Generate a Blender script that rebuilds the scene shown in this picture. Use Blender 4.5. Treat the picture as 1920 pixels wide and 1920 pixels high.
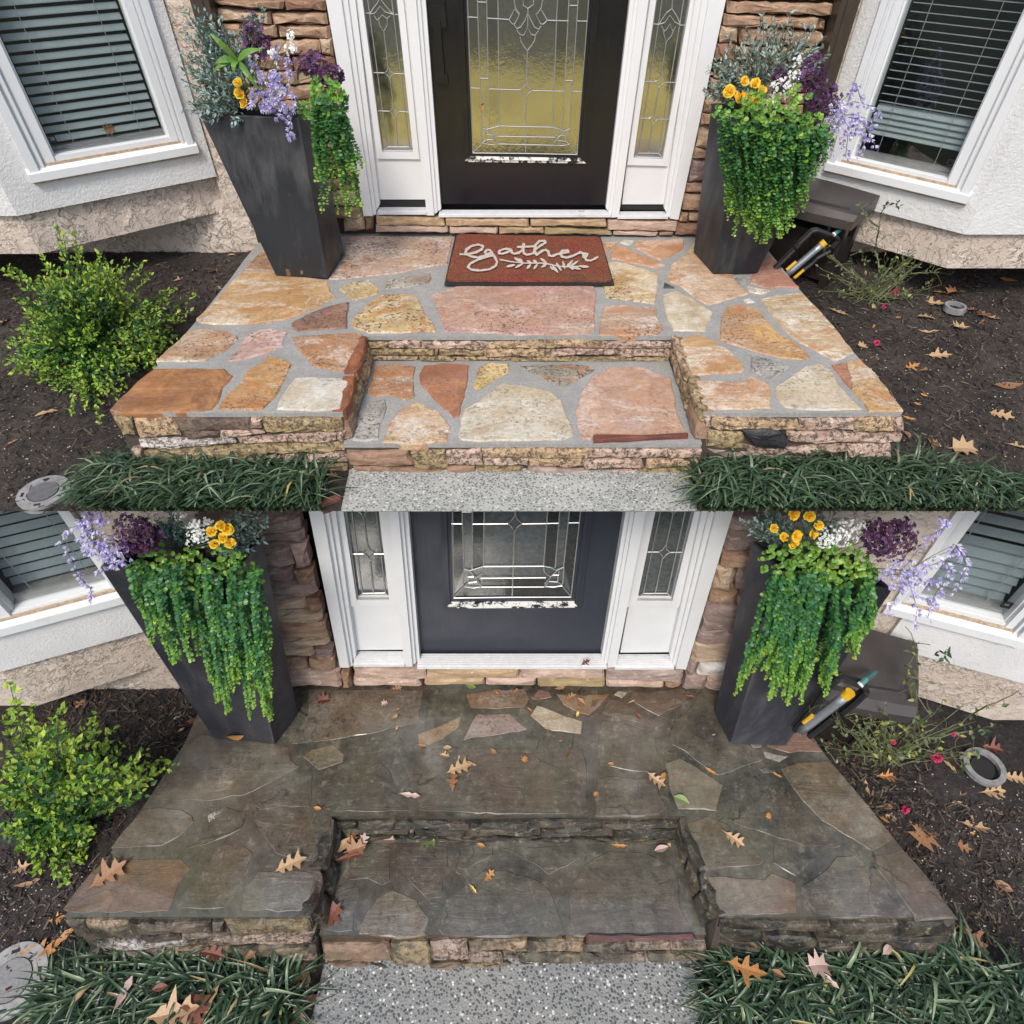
import bpy, bmesh, math, random
import numpy as np
from mathutils import Vector, Matrix, noise as mnoise
for o in list(bpy.data.objects): bpy.data.objects.remove(o)
SC = bpy.context.scene; COL = SC.collection
R = math.radians
# ------------------------------------------------------------------ camera, sky, sun, exposure
F = 1200.0; ZC = 3.75; PITCH = math.atan(1210/1200)
cam = bpy.data.cameras.new('camera'); co = bpy.data.objects.new('camera', cam); COL.objects.link(co)
cam.sensor_width = 36; cam.lens = F/1920*36; cam.clip_start = .02; cam.clip_end = 500
co.location = (0, 0, ZC); co.rotation_euler = (math.pi/2-PITCH, 0, 0); SC.camera = co
SUN_EL, SUN_AZ = 52, 195       # azimuth measured from +Y, sun is behind the viewer
W = bpy.data.worlds.new('World'); SC.world = W; W.use_nodes = True
wn = W.node_tree.nodes; bg = wn['Background']
sky = wn.new('ShaderNodeTexSky'); sky.sky_type = 'NISHITA'; sky.sun_disc = False
sky.sun_elevation = R(SUN_EL); sky.sun_rotation = R(SUN_AZ); sky.air_density = 1.0; sky.dust_density = 3.0; sky.ozone_density = 1.0
W.node_tree.links.new(sky.outputs[0], bg.inputs[0]); bg.inputs[1].default_value = 0.125
sd = bpy.data.lights.new('sun', 'SUN'); sd.energy = 1.5; sd.angle = R(15); sd.color = (1, .95, .88)
so = bpy.data.objects.new('sun', sd); COL.objects.link(so); so.location = (0, -6, 9)
az = R(SUN_AZ); sv = Vector((math.sin(az)*math.cos(R(SUN_EL)), math.cos(az)*math.cos(R(SUN_EL)), math.sin(R(SUN_EL))))
so.rotation_euler = sv.to_track_quat('Z', 'Y').to_euler()
SC.view_settings.view_transform = 'Standard'; SC.view_settings.look = 'None'
SC.view_settings.exposure = 0.74; SC.view_settings.gamma = 1; SC.view_settings.use_curve_mapping = False
SC.render.engine = 'CYCLES'; SC.cycles.max_bounces = 8; SC.cycles.transparent_max_bounces = 16

# ------------------------------------------------------------------ survey helpers (photo pixel -> point on a known plane)
CAM = np.array([0, 0, ZC]); _c, _s = math.cos(PITCH), math.sin(PITCH)
def ray(x, y):
    u = (x-960)/F; v = (960-y)/F
    return np.array([u, _c+v*_s, -_s+v*_c])
def onZ(x, y, z): r = ray(x, y); return CAM+r*((z-ZC)/r[2])
def onY(x, y, Y): r = ray(x, y); return CAM+r*(Y/r[1])
def onP(x, y, P, n):
    r = ray(x, y); return CAM+r*(np.dot(P-CAM, n)/np.dot(r, n))
def proj(P):
    d = np.array(P)-CAM; zc = d[1]*_c-d[2]*_s; v = d[1]*_s+d[2]*_c
    return 960+F*d[0]/zc, 960-F*v/zc
def homog(src, dst):
    A = []; b = []
    for (x, y), (u, v) in zip(src, dst):
        A += [[x, y, 1, 0, 0, 0, -u*x, -u*y], [0, 0, 0, x, y, 1, -v*x, -v*y]]; b += [u, v]
    return np.append(np.linalg.lstsq(np.array(A, float), np.array(b, float), rcond=None)[0], 1).reshape(3, 3)
def hap(H, p): q = H@np.array([p[0], p[1], 1.]); return (q[0]/q[2], q[1]/q[2])
# the same porch was measured twice: these carry outlines of one survey over to the other
HF = homog([(208,775),(1692,770),(398,768),(425,691),(434.6,703),(1337,585),(1324,620),(1262,616),(1243,552),(685,627),(640,770),(1312,770),(650,438),(1500,540),(1605,662),(370,600),(1265,628)],
           [(118,1716),(1787,1722),(309,1707),(346,1610),(359,1625),(1355,1473),(1349,1519),(1277,1514),(1250,1431),(632,1522),(575,1712),(1340,1715),(560,1285),(1546,1415),(1690,1592),(295,1495),(1275,1515)])
HFi = np.linalg.inv(HF)
HT = homog([(700,672),(1255,672),(1305,828),(655,828),(854.6,781.5)], [(650,1570),(1262,1575),(1320,1770),(605,1748),(818,1702)])
HW = homog([(682,405),(1272,412),(826,380),(1138,382),(987,168),(897,288)], [(637,1254),(1285,1256),(790,1222),(1132,1223),(968,982),(855,1120)])
Z4 = lambda off, k: (lambda pts: [(off[0]+x*k, off[1]+y*k) for x, y in pts])
def P2(*a): return [(a[i], a[i+1]) for i in range(0, len(a), 2)]

# ------------------------------------------------------------------ levels (metres).  U = upper porch, L = lower porch
UP, UG, UT = ZC-1.2, 2.33, None
UY = 2.999; UTHR = UP+.084
LP, LG, LY = ZC-3.4, 0.0, 1.925
y2u = onZ(960, 628, UP)[1]; UT = onY(960, 672, y2u)[2]
LT = LP-.17
SU, SL = .8, 1.4             # size of things on each level against everyday size

def gz(lower, y):             # the beds rise towards the house
    return LG+.33*min(1, max(0, (y-.8)/1.1)) if lower else UG+.14*min(1, max(0, (y-1.62)/1.25))
def onG(x, y, lower, dz=0.):
    z = LG if lower else UG
    for _ in range(12): z = gz(lower, onZ(x, y, z+dz)[1])
    return onZ(x, y, z+dz)

# ------------------------------------------------------------------ objects
WP = {}                       # world position of each object's origin
def link(o, parent=None, wpos=(0, 0, 0)):
    COL.objects.link(o); wpos = Vector(wpos)
    if parent is not None:
        o.parent = parent; o.location = wpos-WP[parent.name]
    else: o.location = wpos
    WP[o.name] = wpos; return o
def thing(name, label, cat, loc, group=None):
    o = bpy.data.objects.new(name, None); o.empty_display_size = .1
    link(o, None, loc); tag(o, label, cat, group); return o
def tag(o, label=None, cat=None, group=None, kind=None):
    if label: o['label'] = label
    if cat: o['category'] = cat
    if group: o['group'] = group
    if kind: o['kind'] = kind
    return o
def mesh(name, V, Fc, mat, parent=None, smooth=False, origin=None, kind=None, cols=None, mats=None, midx=None):
    V = np.asarray(V, float)
    if origin is None: origin = (V.min(0)+V.max(0))/2
    me = bpy.data.meshes.new(name); me.from_pydata((V-np.asarray(origin)).tolist(), [], Fc)
    if cols is not None:
        ca = me.color_attributes.new('Col', 'FLOAT_COLOR', 'POINT')
        c4 = np.ones((len(V), 4), np.float32); c4[:, :3] = np.asarray(cols, np.float32); ca.data.foreach_set('color', c4.ravel())
    for m in (mats or [mat]): me.materials.append(m)
    if midx is not None: me.polygons.foreach_set('material_index', midx)
    if smooth: me.polygons.foreach_set('use_smooth', [True]*len(me.polygons))
    me.update(); o = bpy.data.objects.new(name, me); link(o, parent, origin)
    if kind: o['kind'] = kind
    return o
class MB:
    """collects simple shapes for one mesh"""
    def __init__(s): s.V = []; s.F = []; s.C = []
    def add(s, V, Fc, col=(1, 1, 1)):
        b = len(s.V); s.V += [tuple(v) for v in V]; s.F += [tuple(i+b for i in f) for f in Fc]; s.C += [col]*len(V); return s
    def box(s, a, b, col=(1, 1, 1)):
        (x0, y0, z0), (x1, y1, z1) = a, b
        return s.add([(x0,y0,z0),(x1,y0,z0),(x1,y1,z0),(x0,y1,z0),(x0,y0,z1),(x1,y0,z1),(x1,y1,z1),(x0,y1,z1)],
                     [(0,3,2,1),(4,5,6,7),(0,1,5,4),(1,2,6,5),(2,3,7,6),(3,0,4,7)], col)
    def obox(s, o, ex, ey, ez, col=(1, 1, 1)):
        o, ex, ey, ez = map(np.array, (o, ex, ey, ez))
        V = [o, o+ex, o+ex+ey, o+ey]; V += [v+ez for v in V]
        return s.add(V, [(0,3,2,1),(4,5,6,7),(0,1,5,4),(1,2,6,5),(2,3,7,6),(3,0,4,7)], col)
    def prism(s, pts, d, col=(1, 1, 1)):
        pts = [np.array(p, float) for p in pts]; d = np.array(d, float); n = len(pts)
        if np.dot(sum(np.cross(pts[i]-pts[0], pts[(i+1) % n]-pts[0]) for i in range(n)), d) > 0: pts = pts[::-1]
        V = pts+[p+d for p in pts]
        return s.add(V, [tuple(range(n)), tuple(range(2*n-1, n-1, -1))]+[(i, i+n, (i+1) % n+n, (i+1) % n) for i in range(n)], col)
    def tube(s, pts, r, k=5, col=(1, 1, 1), r1=None):
        pts = [np.array(p, float) for p in pts]; n = len(pts); V = []
        for i, p in enumerate(pts):
            t = pts[min(i+1, n-1)]-pts[max(i-1, 0)]; t = t/(np.linalg.norm(t)+1e-9)
            a = np.cross(t, (0, 0, 1) if abs(t[2]) < .9 else (0, 1, 0)); a /= np.linalg.norm(a)+1e-9; b = np.cross(t, a)
            rr = r if r1 is None else r+(r1-r)*i/max(n-1, 1)
            V += [p+rr*(a*math.cos(2*math.pi*j/k)+b*math.sin(2*math.pi*j/k)) for j in range(k)]
        Fc = [(i*k+j, i*k+(j+1) % k, (i+1)*k+(j+1) % k, (i+1)*k+j) for i in range(n-1) for j in range(k)]
        Fc += [tuple(range(k))[::-1], tuple((n-1)*k+j for j in range(k))]
        return s.add(V, Fc, col)
    def build(s, name, mat, parent=None, smooth=False, kind=None, origin=None, color=False):
        return mesh(name, s.V, s.F, mat, parent, smooth, origin, kind, s.C if color else None)

# ------------------------------------------------------------------ materials
class G:
    def __init__(s, name):
        s.m = bpy.data.materials.new(name); s.m.use_nodes = True; s.t = s.m.node_tree; s.b = s.t.nodes['Principled BSDF']; s.out = s.t.nodes['Material Output']
        s.tc = s.t.nodes.new('ShaderNodeTexCoord'); s.oi = s.t.nodes.new('ShaderNodeObjectInfo')
        v = s.t.nodes.new('ShaderNodeVectorMath'); v.operation = 'MULTIPLY_ADD'
        s.L(s.oi.outputs['Random'], v.inputs[0]); v.inputs[1].default_value = (37, 53, 71); s.L(s.tc.outputs['Object'], v.inputs[2]); s.vec = v.outputs[0]
    def L(s, a, b): s.t.links.new(a, b)
    def set(s, sock, v):
        if hasattr(v, 'is_linked') or isinstance(v, bpy.types.NodeSocket): s.L(v, sock)
        else:
            if isinstance(v, (tuple, list)) and len(v) == 3 and sock.type == 'RGBA': v = (*v, 1)
            sock.default_value = v
    def map(s, sc, vec=None, rot=(0, 0, 0)):
        n = s.t.nodes.new('ShaderNodeMapping'); s.L(vec or s.vec, n.inputs[0]); n.inputs['Scale'].default_value = sc if isinstance(sc, tuple) else (sc,)*3; n.inputs['Rotation'].default_value = rot; return n.outputs[0]
    def noise(s, scale, detail=5, rough=.6, vec=None, dist=0):
        n = s.t.nodes.new('ShaderNodeTexNoise'); s.L(vec or s.vec, n.inputs['Vector']); n.inputs['Scale'].default_value = scale
        n.inputs['Detail'].default_value = detail; n.inputs['Roughness'].default_value = rough; n.inputs['Distortion'].default_value = dist; return n.outputs[0]
    def vor(s, scale, vec=None, feat='F1', out=0):
        n = s.t.nodes.new('ShaderNodeTexVoronoi'); n.feature = feat; s.L(vec or s.vec, n.inputs['Vector']); n.inputs['Scale'].default_value = scale; return n.outputs[out]
    def ramp(s, f, stops, interp='LINEAR'):
        n = s.t.nodes.new('ShaderNodeValToRGB'); s.L(f, n.inputs[0]); r = n.color_ramp; r.interpolation = interp
        while len(r.elements) < len(stops): r.elements.new(.5)
        for e, (p, c) in zip(r.elements, stops):
            e.position = p; e.color = (c, c, c, 1) if not isinstance(c, (tuple, list)) else (*c, 1)
        return n.outputs[0]
    def mix(s, f, a, b, blend='MIX'):
        n = s.t.nodes.new('ShaderNodeMix'); n.data_type = 'RGBA'; n.blend_type = blend
        s.set(n.inputs[0], f); s.set(n.inputs[6], a); s.set(n.inputs[7], b); return n.outputs[2]
    def math(s, op, a, b=0., c=None):
        n = s.t.nodes.new('ShaderNodeMath'); n.operation = op; s.set(n.inputs[0], a); s.set(n.inputs[1], b)
        if c is not None: s.set(n.inputs[2], c)
        return n.outputs[0]
    def bump(s, h, strength=.5, dist=.01, normal=None):
        n = s.t.nodes.new('ShaderNodeBump'); s.L(h, n.inputs['Height']); n.inputs['Strength'].default_value = strength; n.inputs['Distance'].default_value = dist
        if normal: s.L(normal, n.inputs['Normal'])
        s.L(n.outputs[0], s.b.inputs['Normal']); return n.outputs[0]
    def fin(s, col=None, rough=None, spec=None):
        if col is not None: s.set(s.b.inputs['Base Color'], col)
        if rough is not None: s.set(s.b.inputs['Roughness'], rough)
        if spec is not None: s.b.inputs['Specular IOR Level'].default_value = spec
        return s.m
def plain(name, col, rough=.5, var=.12, scale=20, bump=0, spec=.5):
    g = G(name); n = g.noise(scale, 6)
    c = g.mix(g.ramp(n, [(.3, 0.), (.7, 1.)]), tuple(x*(1-var) for x in col), tuple(min(1, x*(1+var)) for x in col))
    if bump: g.bump(n, bump, .004)
    return g.fin(c, rough, spec)

def wetdirt(g, col, K, amount=.9):
    """algae and damp silt film that lies over the uncleaned stones"""
    geo = g.t.nodes.new('ShaderNodeNewGeometry'); P = geo.outputs['Position']
    n1 = g.noise(3.2/K, 6, .7, P); n2 = g.noise(7/K, 8, .72, P); n3 = g.noise(34/K, 7, .8, P); n4 = g.noise(1.7/K, 5, .6, P, .5)
    d = g.mix(g.ramp(n2, [(.34, 0.), (.62, 1.)]), (.022, .022, .017), (.108, .102, .076))
    d = g.mix(g.ramp(g.noise(2.6/K, 5, .65, g.map(1., P, (0, 0, .7))), [(.48, 0.), (.62, .7)]), d, (.075, .052, .036))
    d = g.mix(g.ramp(n4, [(.54, 0.), (.68, .75)]), d, (.066, .068, .032))
    d = g.mix(g.ramp(n4, [(.30, .75), (.44, 0.)]), d, (.040, .047, .050))
    d = g.mix(g.ramp(n3, [(.54, 0.), (.66, .6)]), d, (.22, .20, .15))
    d = g.mix(g.ramp(n3, [(.32, .8), (.46, 0.)]), d, (.010, .010, .009))
    wp = g.t.nodes.new('ShaderNodeVectorMath'); wp.operation = 'ADD'; g.L(P, wp.inputs[0]); nz = g.t.nodes.new('ShaderNodeTexNoise'); nz.inputs['Scale'].default_value = 6/K; nz.inputs['Detail'].default_value = 5; g.L(P, nz.inputs['Vector'])
    sc_ = g.t.nodes.new('ShaderNodeVectorMath'); sc_.operation = 'SCALE'; g.L(nz.outputs[1], sc_.inputs[0]); sc_.inputs['Scale'].default_value = .22*K; g.L(sc_.outputs[0], wp.inputs[1])
    ve = g.vor(2.1/K, wp.outputs[0], 'DISTANCE_TO_EDGE'); cr = g.math('MULTIPLY', g.ramp(ve, [(.002, 1.), (.008, 0.)]), g.ramp(n2, [(.48, 0.), (.56, .8)])); d = g.mix(cr, d, (.008, .008, .008))
    f = g.ramp(n1, [(.30, max(0., amount*1.04-.16)), (.50, min(1., amount*1.04))])
    return g.mix(f, col, d), g.ramp(n4, [(.42, .16), (.60, .6)])
def wetcoat(g, K):
    """standing water film, in patches"""
    geo = g.t.nodes.new('ShaderNodeNewGeometry'); w = g.noise(1.9/K, 4, .6, geo.outputs['Position'], .3)
    g.b.inputs['Coat IOR'].default_value = 1.7
    g.L(g.ramp(w, [(.36, .15), (.50, 1.)]), g.b.inputs['Coat Weight']); g.L(g.ramp(w, [(.40, .24), (.54, .09)]), g.b.inputs['Coat Roughness'])
FLAG = {}
def flag(pal, lower=False, dirt=.93):
    key = (pal, lower, dirt)
    if key in FLAG: return FLAG[key]
    c1, c2, c3, speck, band, rot = PAL[pal]; K = SL/SU if lower else 1
    g = G(('damp_' if lower else '')+'flagstone_'+pal)
    n = g.noise(8/K, 9, .76, dist=.6); lo = g.noise(2.6/K, 6, .65, dist=.5)
    col = g.mix(g.ramp(n, [(.36, 0.), (.62, 1.)]), tuple(x*.62 for x in c1), tuple(min(.74, x*1.15) for x in c2)); col = g.mix(g.ramp(lo, [(.47, 0.), (.58, .65)]), col, c3)
    bv = g.map((2.0/K, 13/K, 4/K), rot=(0, 0, R(rot))); bn = g.noise(1.5, 8, .66, bv, 1.9); hk = .25 if lower else 1.
    col = g.mix(g.math('MULTIPLY', g.ramp(bn, [(.44, 0.), (.50, 1.), (.545, .1), (.60, .8), (.68, .2)]), band), col, c3)
    grain = g.ramp(g.noise(48/K, 5, .8), [(.42, .25), (.58, 1.)]); pale, rusty = EXTRA.get(pal, (.65, .6))
    pn = g.noise(3.4/K, 8, .74, g.map((1, 2.2, 1), rot=(0, 0, R(rot+15))), .9); col = g.mix(g.math('MULTIPLY', g.math('MULTIPLY', g.ramp(pn, [(.50, 0.), (.58, 1.)]), grain), pale*1.15), col, (.68,.63,.55))
    rn = g.noise(3.9/K, 8, .72, g.map((1, 1.7, 1.3), rot=(0, 0, R(rot-20))), 1.2); col = g.mix(g.math('MULTIPLY', g.ramp(rn, [(.52, 0.), (.60, 1.)]), rusty*1.15), col, (.40,.165,.05))
    f = g.noise(60/K, 6, .8); col = g.mix(g.ramp(f, [(.35, .45), (.62, 0.)]), col, tuple(x*.45 for x in c1))
    m1 = g.ramp(g.noise(82/K, 4, .7), [(.535, 0.), (.58, 1.)]); m2 = g.ramp(g.noise(4.2/K, 6, .7), [(.40, .08), (.60, 1.)])
    col = g.mix(g.math('MINIMUM', g.math('MULTIPLY', g.math('MULTIPLY', m1, m2), speck*1.5), .92), col, (.050, .048, .042))
    col = g.mix(g.math('MULTIPLY', g.ramp(g.noise(3.3/K, 7, .72), [(.52, 0.), (.66, .55)]), speck), col, (.17,.155,.13))
    rough = .68
    h = g.math('ADD', g.math('MULTIPLY', bn, .8), g.math('ADD', n, g.math('MULTIPLY', f, .35)))
    if lower: col, rough = wetdirt(g, col, K, dirt)
    g.bump(h, .5, .012*K if not lower else .009*K)
    FLAG[key] = g.fin(col, rough)
    if lower: wetcoat(g, K)
    return FLAG[key]
EXTRA = {'brown': (.05,.3), 'oxide': (.1,.2), 'darkred': (0,0), 'slate': (0,0), 'white': (.2,.18), 'greyspot': (.3,.1), 'ivorystripe': (.3,.35), 'cream': (.4,.3), 'maroon': (.15,.3), 'reddish': (.2,.3), 'mauve': (.5,.3), 'blush': (.55,.3), 'redwhite': (.95,.5), 'rust': (.6,.6), 'honey': (.75,.6), 'goldspot': (.8,.6), 'sunset': (.8,.6), 'pinkgrey': (.7,.5), 'orange': (.35,.5)}
PAL = {  # base, second, band, lichen specks, banding, band angle
 'brown': ((.30,.13,.045),(.46,.22,.08),(.15,.055,.03),.25,.35,10), 'rust': ((.38,.15,.065),(.50,.26,.09),(.56,.37,.15),.5,.6,60),
 'white': ((.58,.56,.48),(.66,.65,.60),(.55,.44,.28),.45,.3,20), 'cream': ((.54,.47,.34),(.62,.57,.45),(.46,.33,.17),.15,.6,60),
 'tan': ((.46,.33,.21),(.58,.46,.33),(.36,.25,.16),.5,.5,8), 'pink': ((.46,.25,.21),(.54,.36,.31),(.60,.50,.44),.6,.3,40),
 'umber': ((.28,.17,.115),(.40,.27,.18),(.44,.21,.08),.55,.6,-40), 'honey': ((.52,.33,.15),(.60,.45,.28),(.42,.22,.07),.3,.7,12),
 'maroon': ((.24,.13,.095),(.32,.17,.12),(.15,.10,.08),.9,.3,0), 'pinkgrey': ((.48,.36,.31),(.54,.44,.41),(.46,.27,.13),.6,.6,30),
 'yellow': ((.56,.38,.13),(.60,.45,.19),(.50,.38,.2),.9,.2,0), 'lichen': ((.30,.27,.21),(.42,.37,.29),(.22,.20,.16),1.0,.3,0),
 'goldspot': ((.52,.36,.16),(.60,.52,.38),(.55,.35,.10),1.0,.7,50), 'mauve': ((.44,.24,.205),(.50,.32,.29),(.48,.28,.17),.55,.5,4),
 'peach': ((.54,.32,.22),(.58,.42,.32),(.46,.24,.11),.12,.9,3), 'orange': ((.47,.25,.085),(.55,.33,.12),(.44,.27,.17),.75,.3,45),
 'striped': ((.60,.50,.34),(.66,.60,.48),(.42,.22,.07),.4,1.0,-52), 'reddish': ((.42,.20,.145),(.47,.26,.20),(.38,.17,.1),.15,.3,0),
 'sunset': ((.52,.27,.13),(.56,.38,.30),(.62,.48,.30),.4,.9,25), 'oxide': ((.34,.135,.065),(.42,.19,.10),(.24,.10,.06),.25,.3,70),
 'greyspot': ((.36,.34,.30),(.50,.48,.43),(.25,.24,.22),.9,.2,0), 'ivorystripe': ((.58,.54,.44),(.66,.63,.55),(.48,.36,.2),.35,.8,-4),
 'redwhite': ((.42,.17,.11),(.56,.42,.30),(.60,.50,.28),.6,.8,60), 'blush': ((.50,.32,.26),(.55,.39,.33),(.50,.30,.18),.5,.8,3),
 'darkred': ((.15,.045,.03),(.2,.07,.045),(.1,.03,.02),.1,.3,0), 'slate': ((.05,.045,.042),(.09,.08,.07),(.03,.03,.03),.2,.3,0),
 'orangeback': ((.45,.26,.11),(.52,.34,.20),(.40,.22,.09),.2,.6,80)}
LEDGE = {}
def ledge(pal, lower=False, clean=False, heavy=False):
    key = (pal, lower, clean, heavy)
    if key in LEDGE: return LEDGE[key]
    c1, c2 = {'tan': ((.40,.27,.15),(.55,.40,.25)), 'pinkbeige': ((.42,.29,.22),(.56,.42,.34)), 'olive': ((.30,.22,.11),(.42,.32,.17)), 'brown': ((.22,.13,.08),(.36,.23,.15)),
      'dark': ((.10,.07,.055),(.24,.17,.13)), 'whitewash': ((.44,.38,.33),(.70,.68,.65)), 'black': ((.012,.012,.014),(.04,.04,.045)), 'veneer': ((.30,.175,.105),(.50,.34,.23)),
      'veneerred': ((.22,.11,.07),(.36,.21,.14)), 'veneerlight': ((.44,.31,.2),(.56,.43,.31)), 'redwood': ((.20,.065,.028),(.30,.11,.05)), 'mauve': ((.22,.15,.13),(.42,.31,.27)), 'rosegrey': ((.30,.22,.19),(.48,.37,.32))}[pal]
    K = SL/SU if lower else 1
    g = G(('damp_' if lower else '')+'ledgestone_'+pal); n = g.noise(11/K, 7, .7, dist=.4)
    col = g.mix(g.ramp(n, [(.32, 0.), (.66, 1.)]), c1, c2)
    sv_ = g.noise(2, 6, .65, g.map((6/K, 6/K, 26/K))); col = g.mix(g.ramp(sv_, [(.42, .55), (.56, 0.)]), col, tuple(x*.55 for x in c1))
    sp = g.noise(58/K, 6, .85); edge = .50 if pal in ('pinkbeige', 'tan', 'olive', 'dark', 'whitewash') and not clean else .62
    if pal != 'black': col = g.mix(g.ramp(sp, [(edge, 0.), (edge+.035, .9)]), col, (.06, .042, .03))
    col = g.mix(g.ramp(g.noise(50/K, 4, .7), [(.60, 0.), (.66, .6)]), col, tuple(min(.75, x*1.3) for x in c2))
    rough = .8
    if lower and not clean:
        f = g.ramp(g.noise(4/K, 6, .7), [(.40, .35), (.56, .97)] if not heavy else [(.36, .8), (.5, 1.)])
        d = g.mix(g.ramp(g.noise(14/K, 6, .7), [(.4, 0.), (.62, 1.)]), (.010, .010, .009), (.10, .09, .06) if not heavy else (.062, .056, .038)); d = g.mix(g.ramp(g.noise(40/K, 6, .8), [(.56, 0.), (.66, .8)]), d, (.26,.23,.16)); col = g.mix(f, col, d); rough = .45
    g.bump(g.math('ADD', n, g.math('MULTIPLY', sp, .25)), .85, .012*K)
    LEDGE[key] = g.fin(col, rough if pal != 'black' else .3); return LEDGE[key]

def mortar(lower):
    g = G('wet_mortar' if lower else 'grey_mortar'); K = SL/SU if lower else 1
    n = g.noise(8/K, 7, .7); col = g.mix(g.ramp(n, [(.3, 0.), (.7, 1.)]), (.235,.235,.225), (.35,.345,.325)); s2 = g.noise(120/K, 3, .8)
    col = g.mix(g.ramp(s2, [(.4, .5), (.6, 0.)]), col, (.16,.16,.155)); rough = .85
    if lower: col, rough = wetdirt(g, col, K, .97)
    g.bump(g.math('ADD', n, g.math('MULTIPLY', s2, .5)), .35, .006*K)
    if lower: wetcoat(g, K)
    return g.fin(col, rough)
MORT = (mortar(False), mortar(True))
def concrete(lower):
    g = G('exposed_aggregate_concrete'); K = SL/SU if lower else 1
    col = g.mix(g.ramp(g.noise(3/K, 7, .7), [(.35, 0.), (.65, 1.)]), (.24,.25,.23), (.39,.395,.36)); col = g.mix(g.ramp(g.noise(90/K, 4, .8), [(.45, 0.), (.6, .5)]), col, (.46,.46,.43))
    if lower: col = g.mix(.55, col, (.12,.125,.13)); col = g.mix(g.ramp(g.noise(1.5/K, 5), [(.45, 0.), (.62, .6)]), col, (.24,.235,.21))
    else: col = g.mix(g.ramp(g.noise(2/K, 6, .7), [(.5, 0.), (.7, .4)]), col, (.19,.19,.175))
    wv = g.vec; v = g.vor(140/K, out=1); vd = g.vor(140/K); cc = g.noise(400, 0, .5, v)
    m = g.ramp(vd, [(.40, 1.), (.55, 0.)]); col = g.mix(g.math('MULTIPLY', m, g.ramp(cc, [(.50, 0.), (.53, .75 if not lower else .95)])), col, (.055,.06,.06))
    col = g.mix(g.math('MULTIPLY', m, g.ramp(cc, [(.30, .8 if not lower else .95), (.33, 0.)])), col, (.62,.62,.58))
    col = g.mix(g.ramp(g.noise(160/K, 3, .8), [(.60, 0.), (.64, .7)]), col, (.09,.095,.095))
    g.bump(g.math('ADD', m, g.noise(60/K, 5)), .4, .005*K); return g.fin(col, .75 if not lower else .5)
def stuccom(white):
    g = G('white_sand_stucco' if white else 'beige_trowelled_stucco')
    if white:
        n = g.noise(85, 5, .75); n2 = g.noise(4, 5)
        col = g.mix(g.ramp(n2, [(.35, 0.), (.65, 1.)]), (.63,.635,.635), (.70,.705,.70)); col = g.mix(g.ramp(g.noise(2.2, 5, .7), [(.6, 0.), (.78, .25)]), col, (.5,.45,.38))
        g.bump(n, .8, .008); return g.fin(col, .85)
    v = g.noise(19, 6, .66, dist=.45); br = g.ramp(g.noise(6, 5, .6), [(.50, 0.), (.66, 1.)]); r = g.math('MULTIPLY', g.ramp(v, [(.44, 0.), (.475, 1.)]), g.math('ADD', br, .35)); n = g.noise(60, 6, .8)
    col = g.mix(g.ramp(g.noise(3, 6, .6), [(.3, 0.), (.7, 1.)]), (.55,.455,.375), (.64,.56,.485))
    col = g.mix(g.math('MULTIPLY', br, g.ramp(v, [(.43, 0.), (.448, .75), (.47, 0.)])), col, (.20,.155,.125)); col = g.mix(g.ramp(g.noise(60, 5, .8), [(.56, 0.), (.66, .5)]), col, (.33,.27,.23))
    g.bump(g.math('ADD', r, g.math('MULTIPLY', n, .6)), .9, .014); return g.fin(col, .9)
STW, STB = stuccom(True), stuccom(False)
def dirtm(lower):
    g = G('dark_garden_soil'); K = SL/SU if lower else 1
    n = g.noise(3/K, 8, .72); f = g.noise(40/K, 6, .8)
    col = g.mix(g.ramp(n, [(.35, 0.), (.65, 1.)]), (.018,.0145,.0125), (.105,.080,.064) if not lower else (.070,.056,.054))
    col = g.mix(g.ramp(f, [(.36, .8), (.52, 0.)]), col, (.010,.008,.007)); col = g.mix(g.ramp(f, [(.56, 0.), (.72, .65)]), col, (.17,.135,.11))
    col = g.mix(g.ramp(g.noise(110/K, 3, .8), [(.64, 0.), (.68, .8)]), col, (.20,.17,.14))
    g.bump(g.math('ADD', g.math('MULTIPLY', n, 2), f), 1., .03*K); return g.fin(col, .85 if not lower else .72)
SOIL = (dirtm(False), dirtm(True))
WHITE = plain('white_painted_trim', (.66,.67,.675), .38, .03, 9)
VINYL = plain('white_vinyl', (.65,.67,.685), .3, .03, 6)
def agedwhite():
    g = G('dirty_white_sill'); col = g.mix(g.ramp(g.noise(6, 6, .7), [(.55, 0.), (.75, .35)]), (.66,.68,.69), (.42,.36,.29)); return g.fin(col, .4)
SILLM = agedwhite()
CAULK = plain('weathered_caulk', (.40,.31,.22), .8, .35, 60)
ALU = plain('ridged_aluminium', (.62,.63,.64), .35, .08, 30)
DARK = plain('dark_rubber', (.012,.012,.013), .6, .2)
INNER = plain('painted_dark_interior', (.02,.02,.022), .9, .2, 3)  # near-black panels behind the glass, darkness of the unlit rooms put into the colour
SLATM = plain('blind_slat_vinyl', (.31,.345,.35), .45, .05, 5); SLATL = plain('painted_shade_slat_vinyl', (.22,.25,.265), .45, .05, 5)  # second slat vinyl, for the lower windows, has shade put into its colour
CORD = plain('blind_cord', (.3,.3,.3), .8)
CAME = plain('bright_caming', (.52,.52,.50), .25, .1, 40)
CAME.node_tree.nodes['Principled BSDF'].inputs['Metallic'].default_value = .6
DOWN = plain('brown_downspout_metal', (.045,.034,.025), .35, .2)
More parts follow.
